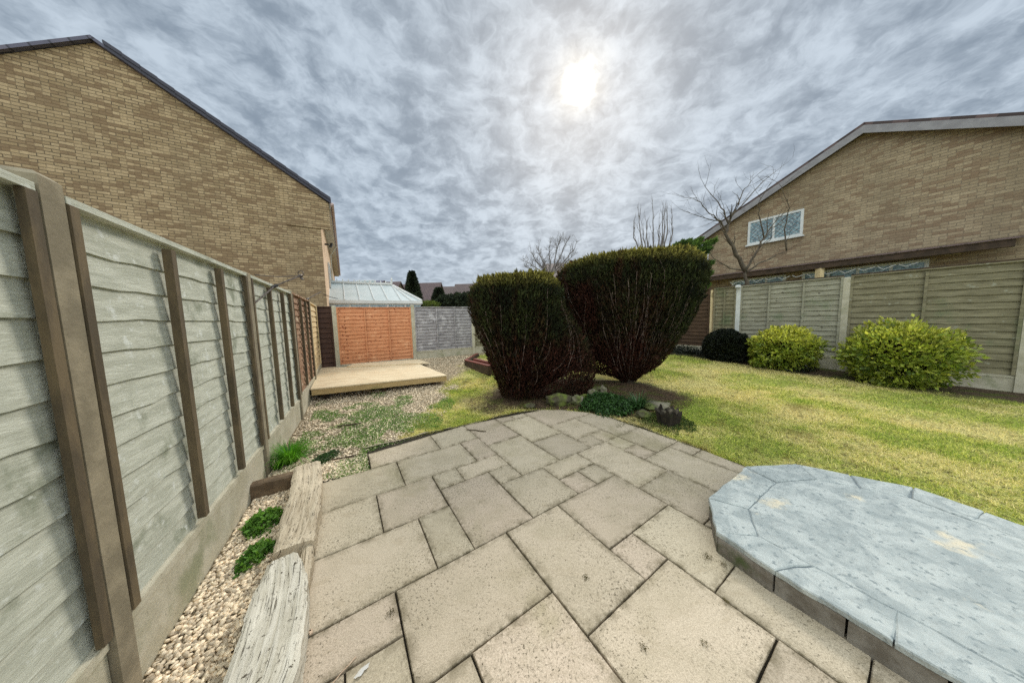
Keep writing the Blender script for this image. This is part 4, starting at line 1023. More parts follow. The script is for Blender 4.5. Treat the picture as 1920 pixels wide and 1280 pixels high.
for t_ in tips: stl.append(((cx_-.1+(tips[0].x-t_.x)*-.3, cy_, min(2.0, t_.z-.45)), tuple(t_), .17))
stl.append(((cx_+.1, cy_, 1.4), tuple(depth(1326, 535, 6.3)), .2))
plume('cypress_tree', 'bright green feathery cypress showing behind the right clipped bush', stl, M['cypress'], 4200, 'tree')

# ------------------------------------------------------------ bare trees
def bare_tree(name, label, limbs, m_, seed, twig_len=.5, gens=3, kids=4, loc=None, spread=.7, up=.25, r0=.05, shr_=.62):
    """limbs: list of polylines (points) with start radius; twigs sprout along them"""
    R_ = random.Random(seed); base = limbs[0][0][0]; root = thing(name, label, 'tree', tuple(loc or base))
    tb, lb_, tw = MB(), MB(), MB()
    def sprout(p, d, L, r, g):
        pts = [Vector(p)]; dd_ = Vector(d).normalized()
        for k in range(4):
            dd_ = (dd_+Vector((R_.gauss(0, .18), R_.gauss(0, .18), R_.gauss(0, .15)+up*.25))).normalized(); pts.append(pts[-1]+dd_*L/4)
        tw.tube(pts, [r, r*.85, r*.7, r*.5, r*.3], 4, cap=False)
        if g > 0:
            for c in range(kids):
                i = R_.randint(1, 4); b = pts[i]; ddir = (pts[i]-pts[i-1]).normalized()
                nd = (ddir+Vector((R_.gauss(0, spread), R_.gauss(0, spread), R_.gauss(0, spread*.7)+up*.4))).normalized()
                sprout(b, nd, L*shr_*R_.uniform(.7, 1.2), r*.55, g-1)
    for li, (pts, r) in enumerate(limbs):
        pts = [Vector(p) for p in pts]; n = len(pts); q = []
        for i in range(n-1):
            for s_ in range(3): q.append(pts[i].lerp(pts[i+1], s_/3)+Vector((R_.gauss(0, 1), R_.gauss(0, 1), R_.gauss(0, 1)))*.012*(0 if i == 0 and s_ == 0 else 1))
        q.append(pts[-1]); (tb if li == 0 else lb_).tube(q, [r*(1-.7*i/(len(q)-1)) for i in range(len(q))], 7)
        if li > 0 or len(limbs) == 1:
            for i in range(2, len(q)):
                if R_.random() < .75:
                    d = (q[i]-q[i-1]).normalized(); nd = (d+Vector((R_.gauss(0, spread), R_.gauss(0, spread), R_.gauss(0, spread*.6)+up))).normalized()
                    sprout(q[i], nd, twig_len*R_.uniform(.6, 1.2), r*.28, gens-1)
            sprout(q[-1], q[-1]-q[-2], twig_len, r*.3, gens-1)
    tb.build('trunk', m_, root, smooth=True)
    if lb_.v: lb_.build('limb', m_, root, smooth=True)
    tw.build('crown', m_, root)
    return root
Dt = 8.3
def T(px, py, dy=0): return depth(px, py, Dt+dy)
f0 = T(1402, 540); base = Vector((f0.x, f0.y, gz(f0.x, f0.y)))
limbs = [([base, f0, T(1397, 508)], .10),
         ([T(1397, 508), T(1385, 485), T(1372, 462), T(1361, 438), T(1366, 420, .1), T(1372, 405, .2)], .065),
         ([T(1361, 438), T(1352, 415), T(1335, 412, -.2), T(1300, 402, -.3)], .022),
         ([T(1366, 420), T(1358, 395), T(1345, 378, .2), T(1322, 350, .3)], .022),
         ([T(1352, 415), T(1330, 400), T(1318, 385, -.2), T(1305, 372), T(1285, 371)], .016),
         ([T(1370, 410), T(1385, 385), T(1392, 360, .1), T(1405, 345)], .022),
         ([T(1372, 405), T(1400, 375), T(1425, 345), T(1450, 325)], .018),
         ([T(1397, 508), T(1410, 488), T(1422, 465), T(1432, 445), T(1450, 420)], .04),
         ([T(1396, 508), T(1370, 503), T(1350, 492), T(1335, 480)], .022),
         ([T(1400, 510), T(1420, 495), T(1445, 484), T(1475, 470)], .028),
         ([T(1432, 445), T(1425, 410), T(1420, 385), T(1440, 350)], .02),
         ([T(1475, 470), T(1470, 430), T(1480, 390), T(1465, 350)], .02)]
bare_tree('bare_tree', 'leafless branching tree behind the right fence before the brick house', limbs, M['bark'], 11, twig_len=.55, gens=2, kids=2, spread=.55, up=.12)
Dt = 13.0
b_ = T(1030, 560); bz = Vector((b_.x, b_.y, gz(b_.x, b_.y)))
limbs = [([bz, T(1028, 540), T(1027, 520)], .10)]
for (x_, y_) in ((985, 500), (998, 478), (1008, 464), (1030, 455), (1052, 445), (1070, 440), (1088, 455), (1080, 475), (1050, 490), (1010, 490), (985, 488)):
    limbs.append(([T(1027, 520), T((1027*2+x_)/3+4, (520*2+y_)/3), T((1027+2*x_)/3, (520+2*y_)/3, .3), T(x_+(1027-x_)*.18, y_+(520-y_)*.18, random.uniform(-.5, .5))], .042))
bare_tree('bare_tree', 'small pale leafless tree behind the gap between the two clipped bushes', limbs, M['bark_pale'], 5, twig_len=.42, gens=3, kids=4, spread=.6, up=.3)
Dt = 10.0
b_ = T(1225, 560); bz = Vector((b_.x, b_.y, gz(b_.x, b_.y)))
limbs = [([bz, T(1226, 530), T(1228, 505)], .12)]
for (x_, y_) in ((1188, 425), (1199, 408), (1212, 425), (1224, 392), (1236, 430), (1246, 404), (1251, 400), (1260, 412), (1242, 415), (1206, 430)):
    limbs.append(([T(1228, 505), T((1228+x_*2)/3, 475), T(x_, (460+y_)/2+3), T(x_, y_)], .034))
bare_tree('pollard_tree', 'leafless tree of upright whip-like shoots rising above the right clipped bush', limbs, M['bark_pale'], 9, twig_len=.38, gens=2, kids=2, spread=.22, up=.9)

# ------------------------------------------------------------ planting bed: rocks, plants, stump
def rock(px, py, size, m_, label, flat=.6, z=None):
    p = at(px, py); v, f = ico(); rr_ = random.Random(int(px*7+py))
    V = [Vector(q)*rr_.uniform(.8, 1.15) for q in v]
    V = [Vector((q.x*size[0], q.y*size[1], q.z*size[2]))+Vector((p.x, p.y, p.z+size[2]*flat)) for q in V]
    o = obj('bed_rock', V, [tuple(q) for q in f], m_, loc=(p.x, p.y, p.z)); s = o.modifiers.new('s', 'SUBSURF'); s.levels = 3; s.render_levels = 3; s.subdivision_type = 'SIMPLE'
    d_ = bpy.data.textures.new('rk', 'CLOUDS'); d_.noise_scale = .05; dm = o.modifiers.new('d', 'DISPLACE'); dm.texture = d_; dm.strength = .045; dm.mid_level = .5
    dm.texture_coords = 'LOCAL'
    o.data.polygons.foreach_set('use_smooth', np.ones(len(o.data.polygons), bool))
    return tag(o, label, 'rock', 'rocks in the planting bed')
rock(1083, 757, (.11, .09, .10), M['stone'], 'pale square rock at the edge of the bed left of the leafy plant')
rock(1048, 758, (.27, .13, .13), M['moss_stone'], 'long mossy rock at the foot of the left clipped bush')
rock(1112, 741, (.12, .09, .07), M['stone'], 'flat grey rock under the right clipped bush')
rock(1131, 740, (.07, .07, .10), M['stone'], 'small upright pale rock under the right clipped bush')
rock(1095, 747, (.08, .06, .05), M['moss_stone'], 'small rock tucked behind the pale square one')
rock(1118, 732, (.14, .08, .05), M['moss_stone'], 'thin mossy slab of rock farthest back under the right bush')
rock(1226, 766, (.26, .16, .07), M['stone'], 'flat yellowish rock behind the tree stump')
rock(1207, 783, (.13, .10, .07), M['moss_stone'], 'low mossy rock left of the tree stump')
rock(994, 765, (.10, .08, .06), M['moss_stone'], 'dark rock at the base of the left clipped bush')

def leafy(name, label, px0, px1, py0, py1, n, m_, h, size, cat='plant'):
    c = at((px0+px1)/2, (py0+py1)/2); a = at(px0, (py0+py1)/2); b = at(px1, (py0+py1)/2); f_ = at((px0+px1)/2, py1); k_ = at((px0+px1)/2, py0)
    rx = abs(b.x-a.x)/2; ry = abs(k_.y-f_.y)/2
    t = rng.uniform(0, 6.28, n); r = np.sqrt(rng.random(n))*(.45+1.1*fbm(np.cos(t)*1.3+px0, np.sin(t)*1.3+py0, 1.6, 3)); x = c.x+rx*r*np.cos(t); y = c.y+ry*r*np.sin(t)
    dome = np.sqrt(np.clip(1.05-r*r, .02, 1))*(.25+1.3*fbm(x, y, 14, 2)); z = hgt(x, y)+h*dome*rng.random(n)**.5
    P = np.stack([x, y, z], -1); U = norml(rand_unit(n)+[0, 0, .35]); Nn = norml(rand_unit(n)+[0, 0, 1.5])
    L = rng.uniform(*size, n); V, Fc = leaf_quads(P, Nn, U, L, L*rng.uniform(.5, .9, n))
    o = obj(name, V, Fc, m_, loc=tuple(c), attrs={'rnd': np.repeat(rng.random(n), 4)}); return tag(o, label, cat)
leafy('leafy_plant', 'low spreading green leafy plant at the bowed edge of the patio', 1088, 1196, 744, 787, 6500, M['ivy_leaf'], .15, (.015, .045))
leafy('weed_clump', 'fine green weed clump around the foot of the stump', 1200, 1300, 770, 812, 5000, mat('mossy_green_leaf', (.08, .12, .02), (.05, .075, .015), 7, rough=.8, bump=0, trans=.25, rnd=.5), .05, (.01, .022))
leafy('weed_clump', 'small round green weed in the gravel beside the sleeper end', 592, 628, 846, 876, 2200, M['ivy_leaf'], .05, (.008, .018), 'weed')
leafy('weed_clump', 'bright green weeds in the bed left of the sleepers', 466, 520, 960, 1012, 1100, M['weed_leaf'], .09, (.015, .035), 'weed')
leafy('weed_clump', 'green leafy weeds low in the bed at the left picture edge', 460, 500, 1020, 1075, 700, M['weed_leaf'], .08, (.015, .035), 'weed')
leafy('weed_clump', 'green weed growing at the foot of the raised step', 1418, 1450, 1085, 1118, 1500, M['ivy_leaf'], .05, (.006, .014), 'weed')
leafy('moss_patch', 'strip of moss at the patio edge beside the leafy plant', 1130, 1260, 785, 815, 6000, mat('mossy_edge', (.13, .12, .04), (.07, .07, .02), 30, rough=.95, bump=0, rnd=.5), .03, (.006, .014), 'moss')

def strap_plant(name, label, c, n, L, w, m_, arch=1.0, cat='plant', upright=.8):
    mb = MB(); rr_ = random.Random(int(abs(c[0])*1000)); c = Vector(c); ra = []
    for i in range(n):
        a = rr_.uniform(0, 6.283); l = L*rr_.uniform(.55, 1.1); out = rr_.uniform(.25, 1.0)*arch; b0 = c+Vector((math.cos(a), math.sin(a), 0))*rr_.random()*L*.16
        s = Vector((-math.sin(a), math.cos(a), 0)); pts = []
        for k in range(6):
            t_ = k/5; r_ = l*out*(t_**1.3)*.75; z_ = l*(upright*t_-out*.62*t_**2.6); pts.append(b0+Vector((math.cos(a)*r_, math.sin(a)*r_, max(z_, 0.005))))
        b = len(mb.v); v_ = rr_.random()
        for k, p in enumerate(pts):
            ww = w*(1-(k/5)**2*.92)*(.6+.4*min(1, k)); mb.v += [tuple(p-s*ww), tuple(p+s*ww)]; ra += [v_, v_]
        for k in range(5): mb.f.append((b+2*k, b+2*k+1, b+2*k+3, b+2*k+2))
    o = obj(name, mb.v, mb.f, m_, loc=tuple(c), attrs={'rnd': ra}); return tag(o, label, cat)
c = at(1196, 768); strap_plant('strap_leaf_plant', 'dark strap-leaved plant between the leafy plant and the stump', (c.x, c.y, c.z), 130, .44, .008, M['strap_leaf'], .9)
c = at(545, 868); strap_plant('grass_tuft', 'bright green grass tuft at the foot of the left fence', (c.x, c.y, c.z), 520, .40, .0034, M['tuft_leaf'], 1.0)
c = at(521, 882); strap_plant('grass_tuft', 'small sparse green shoot between the tuft and the fence post', (c.x, c.y, c.z), 26, .24, .005, M['tuft_leaf'], .6)

sx = at(1258, 800); sroot = thing('tree_stump', 'rotten dark stump with jagged split top at the patio edge', 'stump', tuple(sx))
cxs, cys, zs0 = sx.x+.02, sx.y+.10, sx.z; mb = MB(); na = 26; rr_ = random.Random(3)
hts = [rr_.uniform(.155, .24) if k % 2 else rr_.uniform(.11, .2) for k in range(na)]
for lv, (zf, rf_) in enumerate(((-.1, .125), (.25, .13), (.6, .143), (1.0, .158))):
    for k in range(na):
        a = 2*math.pi*k/na; r_ = rf_*(1+.10*mnoise.noise(Vector((math.cos(a)*2, math.sin(a)*2, zf)))+.05*math.sin(k*2.6)); mb.v.append((cxs+r_*math.cos(a), cys+r_*math.sin(a), zs0+max(zf, -.1)*hts[k]+(-.04 if zf < 0 else 0)))
for k in range(na):
    a = 2*math.pi*k/na; mb.v.append((cxs+.118*math.cos(a), cys+.118*math.sin(a), zs0+hts[k]*.93))
for k in range(na):
    a = 2*math.pi*k/na; mb.v.append((cxs+.10*math.cos(a), cys+.10*math.sin(a), zs0+.09))
for lv in range(5):
    for k in range(na): mb.f.append((lv*na+k, lv*na+(k+1) % na, (lv+1)*na+(k+1) % na, (lv+1)*na+k))
mb.f.append(tuple(5*na+k for k in range(na))); mb.build('stump_bark', M['stump'], sroot)
wb = MB()
for k in range(9):
    a = rr_.uniform(0, 6.28); r_ = rr_.uniform(.0, .09); hh_ = rr_.uniform(.13, .23); w_ = rr_.uniform(.02, .045)
    wb.box((cxs+r_*math.cos(a)-w_/2, cys+r_*math.sin(a)-w_/2, zs0+.08), (w_, .006, 0), (-.006, w_*.8, 0), (rr_.uniform(-.02, .02), rr_.uniform(-.02, .02), hh_-.08), .008)
wb.build('split_wood', M['stump_top'], sroot)

# ------------------------------------------------------------ left house
Wc = Vector((-6.43, 9.36, 0)); Hh = 5.2
gd = -DB                               # gable wall runs to the left from the corner
hs = thing('brick_house', 'two-storey buff brick house with slate verge beyond the left fence', 'house', tuple(Wc))
def poly_uv(name, pts, u0, ud, m_, parent, vd=None):
    """flat polygon with metre UVs: u along ud, v along vd (default z)"""
    pts = [Vector(p) for p in pts]; ud = Vector(ud).normalized(); vd = Vector(vd or (0, 0, 1)).normalized()
    uv = [((p-Vector(u0)).dot(ud), (p-Vector(u0)).dot(vd)) for p in pts]
    return obj(name, pts, [tuple(range(len(pts)))], m_, parent, uv=uv)
gw = 9.0; hd = 16.0
# verge: from eave tip at the corner rising along the photographed slope to the ridge
def on_gable(px, py):
    r = ray(px, py); # intersect ray with the gable plane through Wc, normal perpendicular to DB
    n_ = Vector((-DB.y, DB.x, 0)); t = (Wc.dot(n_))/(r.dot(n_)); p = r*t; return Vector((p.x, p.y, CAMH+p.z))
v1, v2 = on_gable(480, 288), on_gable(606, 374)
slope = (v1.z-v2.z)/((v1-v2).dot(gd)); print('slope', slope, v1, v2)
zc = v2.z-slope*((v2-Wc).dot(gd)); print('eave z', zc)
pk = 4.3; zpk = zc+slope*pk
outw = Vector((-DB.y, DB.x, 0))*-1      # toward us
w3 = lambda s, z, o=0.0: Wc+gd*s+outw*o+Vector((0, 0, z))
wall = poly_uv('wall', [w3(0, -.2), w3(0, zc), w3(pk, zpk), w3(2*pk, zc), w3(2*pk, -.2)], Wc, gd, M['brick'], hs)
# corbelled brick block under the eave
cb = MB(); c0 = w3(1.0, 4.55, .001)
eb = MB(); 
pts = [w3(.9, 4.60, .04), w3(-.28, 4.60, .04), w3(-.28, zc-slope*.28-.02, .04), w3(.9, zc+slope*.9-.02, .04)]
poly_uv('corbel', pts, Wc, gd, M['brick'], hs)
cb.add([pts[0], pts[1], pts[1]-outw*.10, pts[0]-outw*.10], [(0, 1, 2, 3)]); cb.add([pts[1], pts[2], pts[2]-outw*.3, pts[1]-outw*.3], [(0, 1, 2, 3)]); cb.add([pts[0], pts[3], pts[3]-outw*.05, pts[0]-outw*.05], [(0, 1, 2, 3)])
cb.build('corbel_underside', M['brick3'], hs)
sw = Wc+DL*hd
poly_uv('side_wall', [Wc+Vector((0, 0, -.2)), sw+Vector((0, 0, -.2)), sw+Vector((0, 0, zc)), Wc+Vector((0, 0, zc))], Wc, DL, M['render'], hs)
# roof: two slopes with an overhang, tile thickness and stepped verge tiles
sl = Vector((gd.x, gd.y, slope)).normalized(); eo = .34; vo = .10; tk = .07
def roof_slope(e0, ridge, length_dir, length, name, parent, m_, th=.07):
    nrm_ = (ridge-e0).cross(length_dir).normalized()
    if nrm_.z < 0: nrm_ = -nrm_
    a, b = e0, ridge; c_, d_ = ridge+length_dir*length, e0+length_dir*length
    pts = [a, b, c_, d_]; lo = [p-nrm_*th for p in pts]; V = pts+lo
    F_ = [(0, 3, 2, 1), (4, 5, 6, 7), (0, 1, 5, 4), (1, 2, 6, 5), (2, 3, 7, 6), (3, 0, 4, 7)]
    vd = (b-a).normalized(); uv = []
    for f in F_:
        for i in f: uv.append(((V[i]-a).dot(length_dir), (V[i]-a).dot(vd)))
    return obj(name, V, F_, m_, parent, uv=uv)
vy = outw*vo
e_near = w3(-eo, zc-slope*eo+.10)+vy; r_near = w3(pk, zpk+.10)+vy
r1 = roof_slope(e_near, r_near, DL, hd+.3, 'roof', hs, M['tile'])
e2 = w3(2*pk+eo, zc-slope*eo+.10)+vy
roof_slope(e2, r_near+Vector((0, 0, .001)), DL, hd+.3, 'roof', hs, M['tile'])
vt = MB(); L_ = (r_near-e_near).length; nt_ = int(L_/.33)
for k in range(nt_):
    s0 = e_near+sl*(k*.33-.02)+Vector((0, 0, .012+.0))+outw*.004
    vt.box(s0-outw*.16+Vector((0, 0, .0)), sl*.345+Vector((0, 0, -.018)), outw*.20, Vector((0, 0, .10)), .02)
    vt.box(s0-outw*.02+Vector((0, 0, -.10)), sl*.335, outw*.035, Vector((0, 0, .105)))
vt.build('verge_tiles', M['tile'], r1)
# soffit, fascia and pale gutter along the eave above the peach side wall
fa = MB(); fz = zc-slope*eo-.02
fa.box(w3(-eo+.02, fz-.12)-outw*.0+Vector((0, 0, 0)), DL*hd, DB*-.02, Vector((0, 0, .18))); fa.build('fascia', M['cream_trim'], hs)
so_ = MB(); so_.box(w3(-eo+.04, fz-.12), DL*hd, DB*-(eo-.05), Vector((0, 0, .015))); so_.build('soffit', M['cream_trim'], hs)
gu = MB(); gu.tube([w3(-eo-.045, fz+.0)+vy, w3(-eo-.045, fz+.0)+DL*hd], .055, 8); gu.build('gutter', M['pink_gutter'], hs, smooth=True)
for k in (3.2, 6.5):
    fr2 = MB(); c = Wc+DL*k+DB*.01+Vector((0, 0, 0)); fr2.box(c+Vector((0, 0, 3.0)), DL*1.4, DB*.05, Vector((0, 0, 1.1))); wfr = fr2.build('window', M['white'], hs)
    g = MB(); c = Wc+DL*(k+.08)+DB*.062+Vector((0, 0, 3.08)); g.box(c, DL*1.24, DB*.006, Vector((0, 0, .94))); g.build('pane', M['glass'], wfr)
dp = MB(); c = Wc+DL*5.4+DB*.08; dp.tube([c+Vector((0, 0, 0)), c+Vector((0, 0, fz-.6)), c+DB*(eo-.05)+Vector((0, 0, fz-.1))], .035, 7); dp.build('downpipe', M['cream_trim'], hs)
fl_ = thing('floodlight', 'small black floodlight fixed under the eave of the left house', 'floodlight', tuple(Wc+DL*1.6+DB*.05+Vector((0, 0, 4.55))))
c = Wc+DL*1.25+DB*.02+Vector((0, 0, 4.38)); b_ = MB(); b_.box(c, DL*.08, DB*.14, Vector((0, 0, .05))); b_.build('bracket', M['black'], fl_)
b_ = MB(); b_.box(c+DB*.14+Vector((0, 0, -.06))-DL*.05, DL*.2, DB*.08, Vector((0, 0, .14))+DB*.05, .01); b_.build('lamp_head', M['black'], fl_)

# ------------------------------------------------------------ conservatory
ea0 = Wc+DL*1.65; rg0 = Wc+DL*4.15; eb0 = Wc+DL*6.6; ZE, ZR = 2.32, 3.30
def on_line(p, d, px, z):       # distance along p+d*t that shows at column px
    best = None
    for i in range(0, 1200):
        q_ = p+d*(i*.01)+Vector((0, 0, z)); v = q_-Vector((0, 0, CAMH)); x_ = 960+F_PX*v.dot(AX_R)/v.dot(AX_F)
        if best is None or abs(x_-px) < best[0]: best = (abs(x_-px), i*.01)
    return best[1]
Lr = on_line(rg0, DB, 735, ZR); Le = on_line(ea0, DB, 790, ZE); Le = min(Le, Lr+2.6)
print('cons', Lr, Le)
cs_ = thing('conservatory', 'white conservatory with hipped translucent roof behind the orange fence panel', 'conservatory', tuple(ea0))
zv = lambda z: Vector((0, 0, z))
A1, A2, B1, B2, C1, C2 = ea0+zv(ZE), ea0+DB*Le+zv(ZE), rg0+zv(ZR), rg0+DB*Lr+zv(ZR), eb0+zv(ZE), eb0+DB*Le+zv(ZE)
rp = MB(); rp.add([A1, A2, B2, B1], [(0, 1, 2, 3)]); rp.add([C1, C2, B2, B1], [(3, 2, 1, 0)]); rp.add([A2, C2, B2], [(0, 1, 2)])
rp.add([p-zv(.03) for p in (A1, A2, B2, B1)], [(3, 2, 1, 0)])
rp.build('roof_sheets', M['poly'], cs_)
gb = MB()
for k in np.linspace(0, 1, 6):
    a = A1.lerp(A2, k*Lr/Le if k < 1 else Lr/Le); b = B1.lerp(B2, k); gb.bar(a+zv(.02), b+zv(.02), .035, .03)
    a = C1.lerp(C2, k*Lr/Le); gb.bar(a+zv(.02), b+zv(.02), .05, .04)
for k in (.25, .5, .75): gb.bar(A2.lerp(C2, k)+zv(.02), B2+zv(.02), .05, .04)
gb.bar(A1.lerp(A2, (Lr/Le+1)/2)+zv(.02), B2+zv(.02), .05, .04)
for p in (A2, C2): gb.bar(p+zv(.03), B2+zv(.03), .10, .06)
gb.build('glazing_bars', M['white'], cs_)
rc = MB(); rc.bar(B1+zv(.06), B2+zv(.06), .14, .10); rc.build('ridge', M['white'], cs_)
fn = MB()
for k in np.linspace(.02, .98, 12): p = B1.lerp(B2, k)+zv(.10); fn.tube([p, p+zv(.07), p+zv(.13)], [.02, .03, .004], 6)
p = B2+zv(.1); fn.tube([p, p+zv(.1), p+zv(.2), p+zv(.32)], [.05, .03, .05, .006], 6)
fn.build('ridge_cresting', M['white'], cs_)
gt = MB(); gt.bar(A1-zv(.07)-DL*.06, A2-zv(.07)-DL*.06, .10, .13); gt.bar(A2-zv(.07), C2-zv(.07), .10, .13); gt.build('eave_gutter', M['white'], cs_)
wl = MB()
for a, b in ((A1, A2), (A2, C2)):
    L = (b-a).length; n_ = int(L/.85)+1
    for k in range(n_+1):
        q_ = a.lerp(b, k/n_); wl.bar(Vector((q_.x, q_.y, .3)), Vector((q_.x, q_.y, ZE-.13)), .06, .06)
    for z_ in (.35, .9, 1.85, ZE-.16): wl.bar(Vector((a.x, a.y, z_)), Vector((b.x, b.y, z_)), .05, .07)
wl.build('window_frames', M['white'], cs_)
pw = MB()
for a, b in ((A1, A2), (A2, C2)): pw.bar(Vector((a.x, a.y, (ZE-.2+.95)/2)), Vector((b.x, b.y, (ZE-.2+.95)/2)), .012, ZE-.2-.95)
pw.build('glass_panes', M['glass'], cs_)
bwk = MB(); 
for a, b in ((A1, A2), (A2, C2)): bwk.bar(Vector((a.x, a.y, .3)), Vector((b.x, b.y, .3)), .1, .95)
bwk.build('base_wall', M['brick3'], cs_)

# ------------------------------------------------------------ washing line brackets above the left fence
def line_arm(label, rod, wire, ring, rr=.03, r=.008):
    c = Vector(rod[0]); root = thing('washing_line_arm', label, 'washing line bracket', tuple(c), 'washing line brackets')
    b = MB(); b.tube(rod, r, 6); b.build('rod', M['steel'], root)
    b = MB(); m_ = Vector(rod[1]); dv = (Vector(rod[2])-m_).normalized(); b.tube([m_-dv*.04, m_-dv*.02, m_+dv*.04, m_+dv*.05], [r, r*2.2, r*2.2, r], 8); b.build('tensioner', M['black'], root)
    b = MB(); b.tube(wire, .004 if ring else .007, 5); b.build('line', M['black'], root)
    if ring:
        e = Vector(rod[-1]); b = MB()
        pts = [e+Vector((.012*math.sin(a*2), 0, 0))+Vector((math.cos(a)*rr*.7, 0, math.sin(a)*rr*1.35))+Vector((0, 0, .008)) for a in np.linspace(0, 2*math.pi, 15)]
        b.tube(pts, .006, 5); b.tube([e+Vector((0, -.012, 0)), e+Vector((0, .012, 0))], [.022, .022], 10); b.tube([e, e+Vector((.025, 0, -.05))], [.006, .012], 6); b.build('pulley', M['steel'], root)
    return root
line_arm('metal bracket with a pulley ring on the fence near the left picture edge', [depth(478, 568, 2.55), depth(514, 537, 3.0), depth(540, 526, 3.2), depth(564, 517, 3.5)],
         [depth(478, 515, 2.35), depth(520, 519, 2.9), depth(564, 517, 3.5)], True, .04)
line_arm('small dark bracket farther along the left fence beside the house corner', [depth(560, 567, 5.0), depth(576, 561, 5.3), depth(590, 553, 5.6), depth(602, 547, 5.9)],
         [depth(606, 551, 6.0), depth(620, 557, 6.1), depth(634, 560, 6.2)], False, r=.010)

# ------------------------------------------------------------ right house
ea = at(1325, 428, 5.0); We = Vector((ea.x, ea.y, 0))+dR*.55; We = Vector((8.98-.25, 11.88+.05, 0))
rh = thing('brick_house', 'buff brick house with white window and grey bargeboard behind the right fence', 'house', tuple(We))
outr = Vector((dR.y, -dR.x, 0))        # towards the garden
if outr.dot(-We) < 0: outr = -outr
def on_wall(px, py, o=0.0):
    r = ray(px, py); P0 = We+outr*o; t = P0.dot(outr)/r.dot(outr); p = r*t; return Vector((p.x, p.y, CAMH+p.z))
q1, q2 = on_wall(1345, 427), on_wall(1441, 362)
s1, s2 = (q1-We).dot(dR), (q2-We).dot(dR); sl2 = (q2.z-q1.z)/(s2-s1); z0r = q1.z-sl2*s1
print('right', q1, q2, sl2, z0r)
pk2 = 4.0; zr2 = z0r+sl2*pk2
w4 = lambda s, z, o=0.0: We+dR*s+outr*o+Vector((0, 0, z))
poly_uv('wall', [w4(0, -.2), w4(2*pk2, -.2), w4(2*pk2, z0r), w4(pk2, zr2), w4(0, z0r)], We, dR, M['brick2'], rh)
back = -outr
poly_uv('side_wall', [w4(0, -.2), w4(0, z0r), w4(0, z0r)+back*7, w4(0, -.2)+back*7], We, back, M['brick2'], rh)
eN = w4(-.45, z0r-sl2*.45+.08, .22); rN = w4(pk2, zr2+.08, .22)
roof2 = roof_slope(eN, rN, back, 8.5, 'roof', rh, M['tile_brown'], .09)
roof_slope(w4(2*pk2+.45, z0r-sl2*.45+.08, .22), rN+Vector((0, 0, .001)), back, 8.5, 'roof', rh, M['tile_brown'], .09)
bb = MB()
for (a, b) in ((eN, rN), (w4(2*pk2+.45, z0r-sl2*.45+.08, .22), rN)):
    bb.box(a-Vector((0, 0, .30))+outr*.003, b-a, back*.03, Vector((0, 0, .22)))
bb.build('bargeboard', M['grey_trim'], rh)
so2 = MB()
so2.box(w4(-.40, z0r-sl2*.45-.15, .19), rN-eN, back*.2, Vector((0, 0, .012))); so2.build('verge_soffit', M['dark_timber'], rh)
gu = MB(); gu.tube([w4(-.5, z0r-sl2*.45, .2), w4(-.5, z0r-sl2*.45, .2)+back*7.5], .06, 7); gu.build('gutter', M['cream_trim'], rh)
dp = MB(); dp.tube([w4(-.05, 0, .04), w4(-.05, z0r-.35, .04), w4(-.4, z0r-sl2*.45, .04)], .035, 7); dp.build('downpipe', M['pink_gutter'], rh)
wa, wb_ = on_wall(1404, 417), on_wall(1404, 460); wz1, wz0 = wa.z, wb_.z; ws = (wa-We).dot(dR)
def window(parent, w_at, s, z0_, z1_, w_, out_, d_, diamond=False, trans=1):
    fb_ = MB(); t_ = .07; P = lambda a, z: w_at(a, z, .02)
    for (a0, a1, b0, b1) in ((s, s+w_, z0_, z0_+t_), (s, s+w_, z1_-t_, z1_), (s, s+t_, z0_+t_, z1_-t_), (s+w_-t_, s+w_, z0_+t_, z1_-t_))+tuple((s+w_*k/(trans+1)-.03, s+w_*k/(trans+1)+.03, z0_+t_, z1_-t_) for k in range(1, trans+1)):
        fb_.box(P(a0, b0)-out_*.03, d_*(a1-a0), out_*.06, Vector((0, 0, b1-b0)))
    fb_.box(P(s-.04, z0_-.05)-out_*.02, d_*(w_+.08), out_*.10, Vector((0, 0, .048)))
    fr_ = fb_.build('window', M['white'], parent)
    g = MB(); g.box(P(s+t_, z0_+t_), d_*(w_-2*t_), out_*.008, Vector((0, 0, z1_-z0_-2*t_))); g.build('pane', M['glass'], fr_)
    if diamond:
        lead = MB(); x0, x1, y0, y1 = s+t_, s+w_-t_, z0_+t_, z1_-t_
        k = -6.0
        while k < 12:
            for sg in (1, -1):
                pts = []
                for tt_ in np.linspace(0, y1-y0, 9):
                    x = x0+k*.14+(tt_ if sg == 1 else (y1-y0)-tt_)
                    if x0 < x < x1: pts.append(w_at(x, y0+tt_, .034))
                if len(pts) > 1: lead.tube([pts[0], pts[-1]], .006, 3)
            k += 1
        lead.build('leading', M['grey_trim'], fr_)
    return fr_
window(rh, lambda a, z, o=0: w4(a, z, o), ws, wz0, wz1, 1.5, outr, dR, True, 1)
print('win', ws, wz0, wz1)
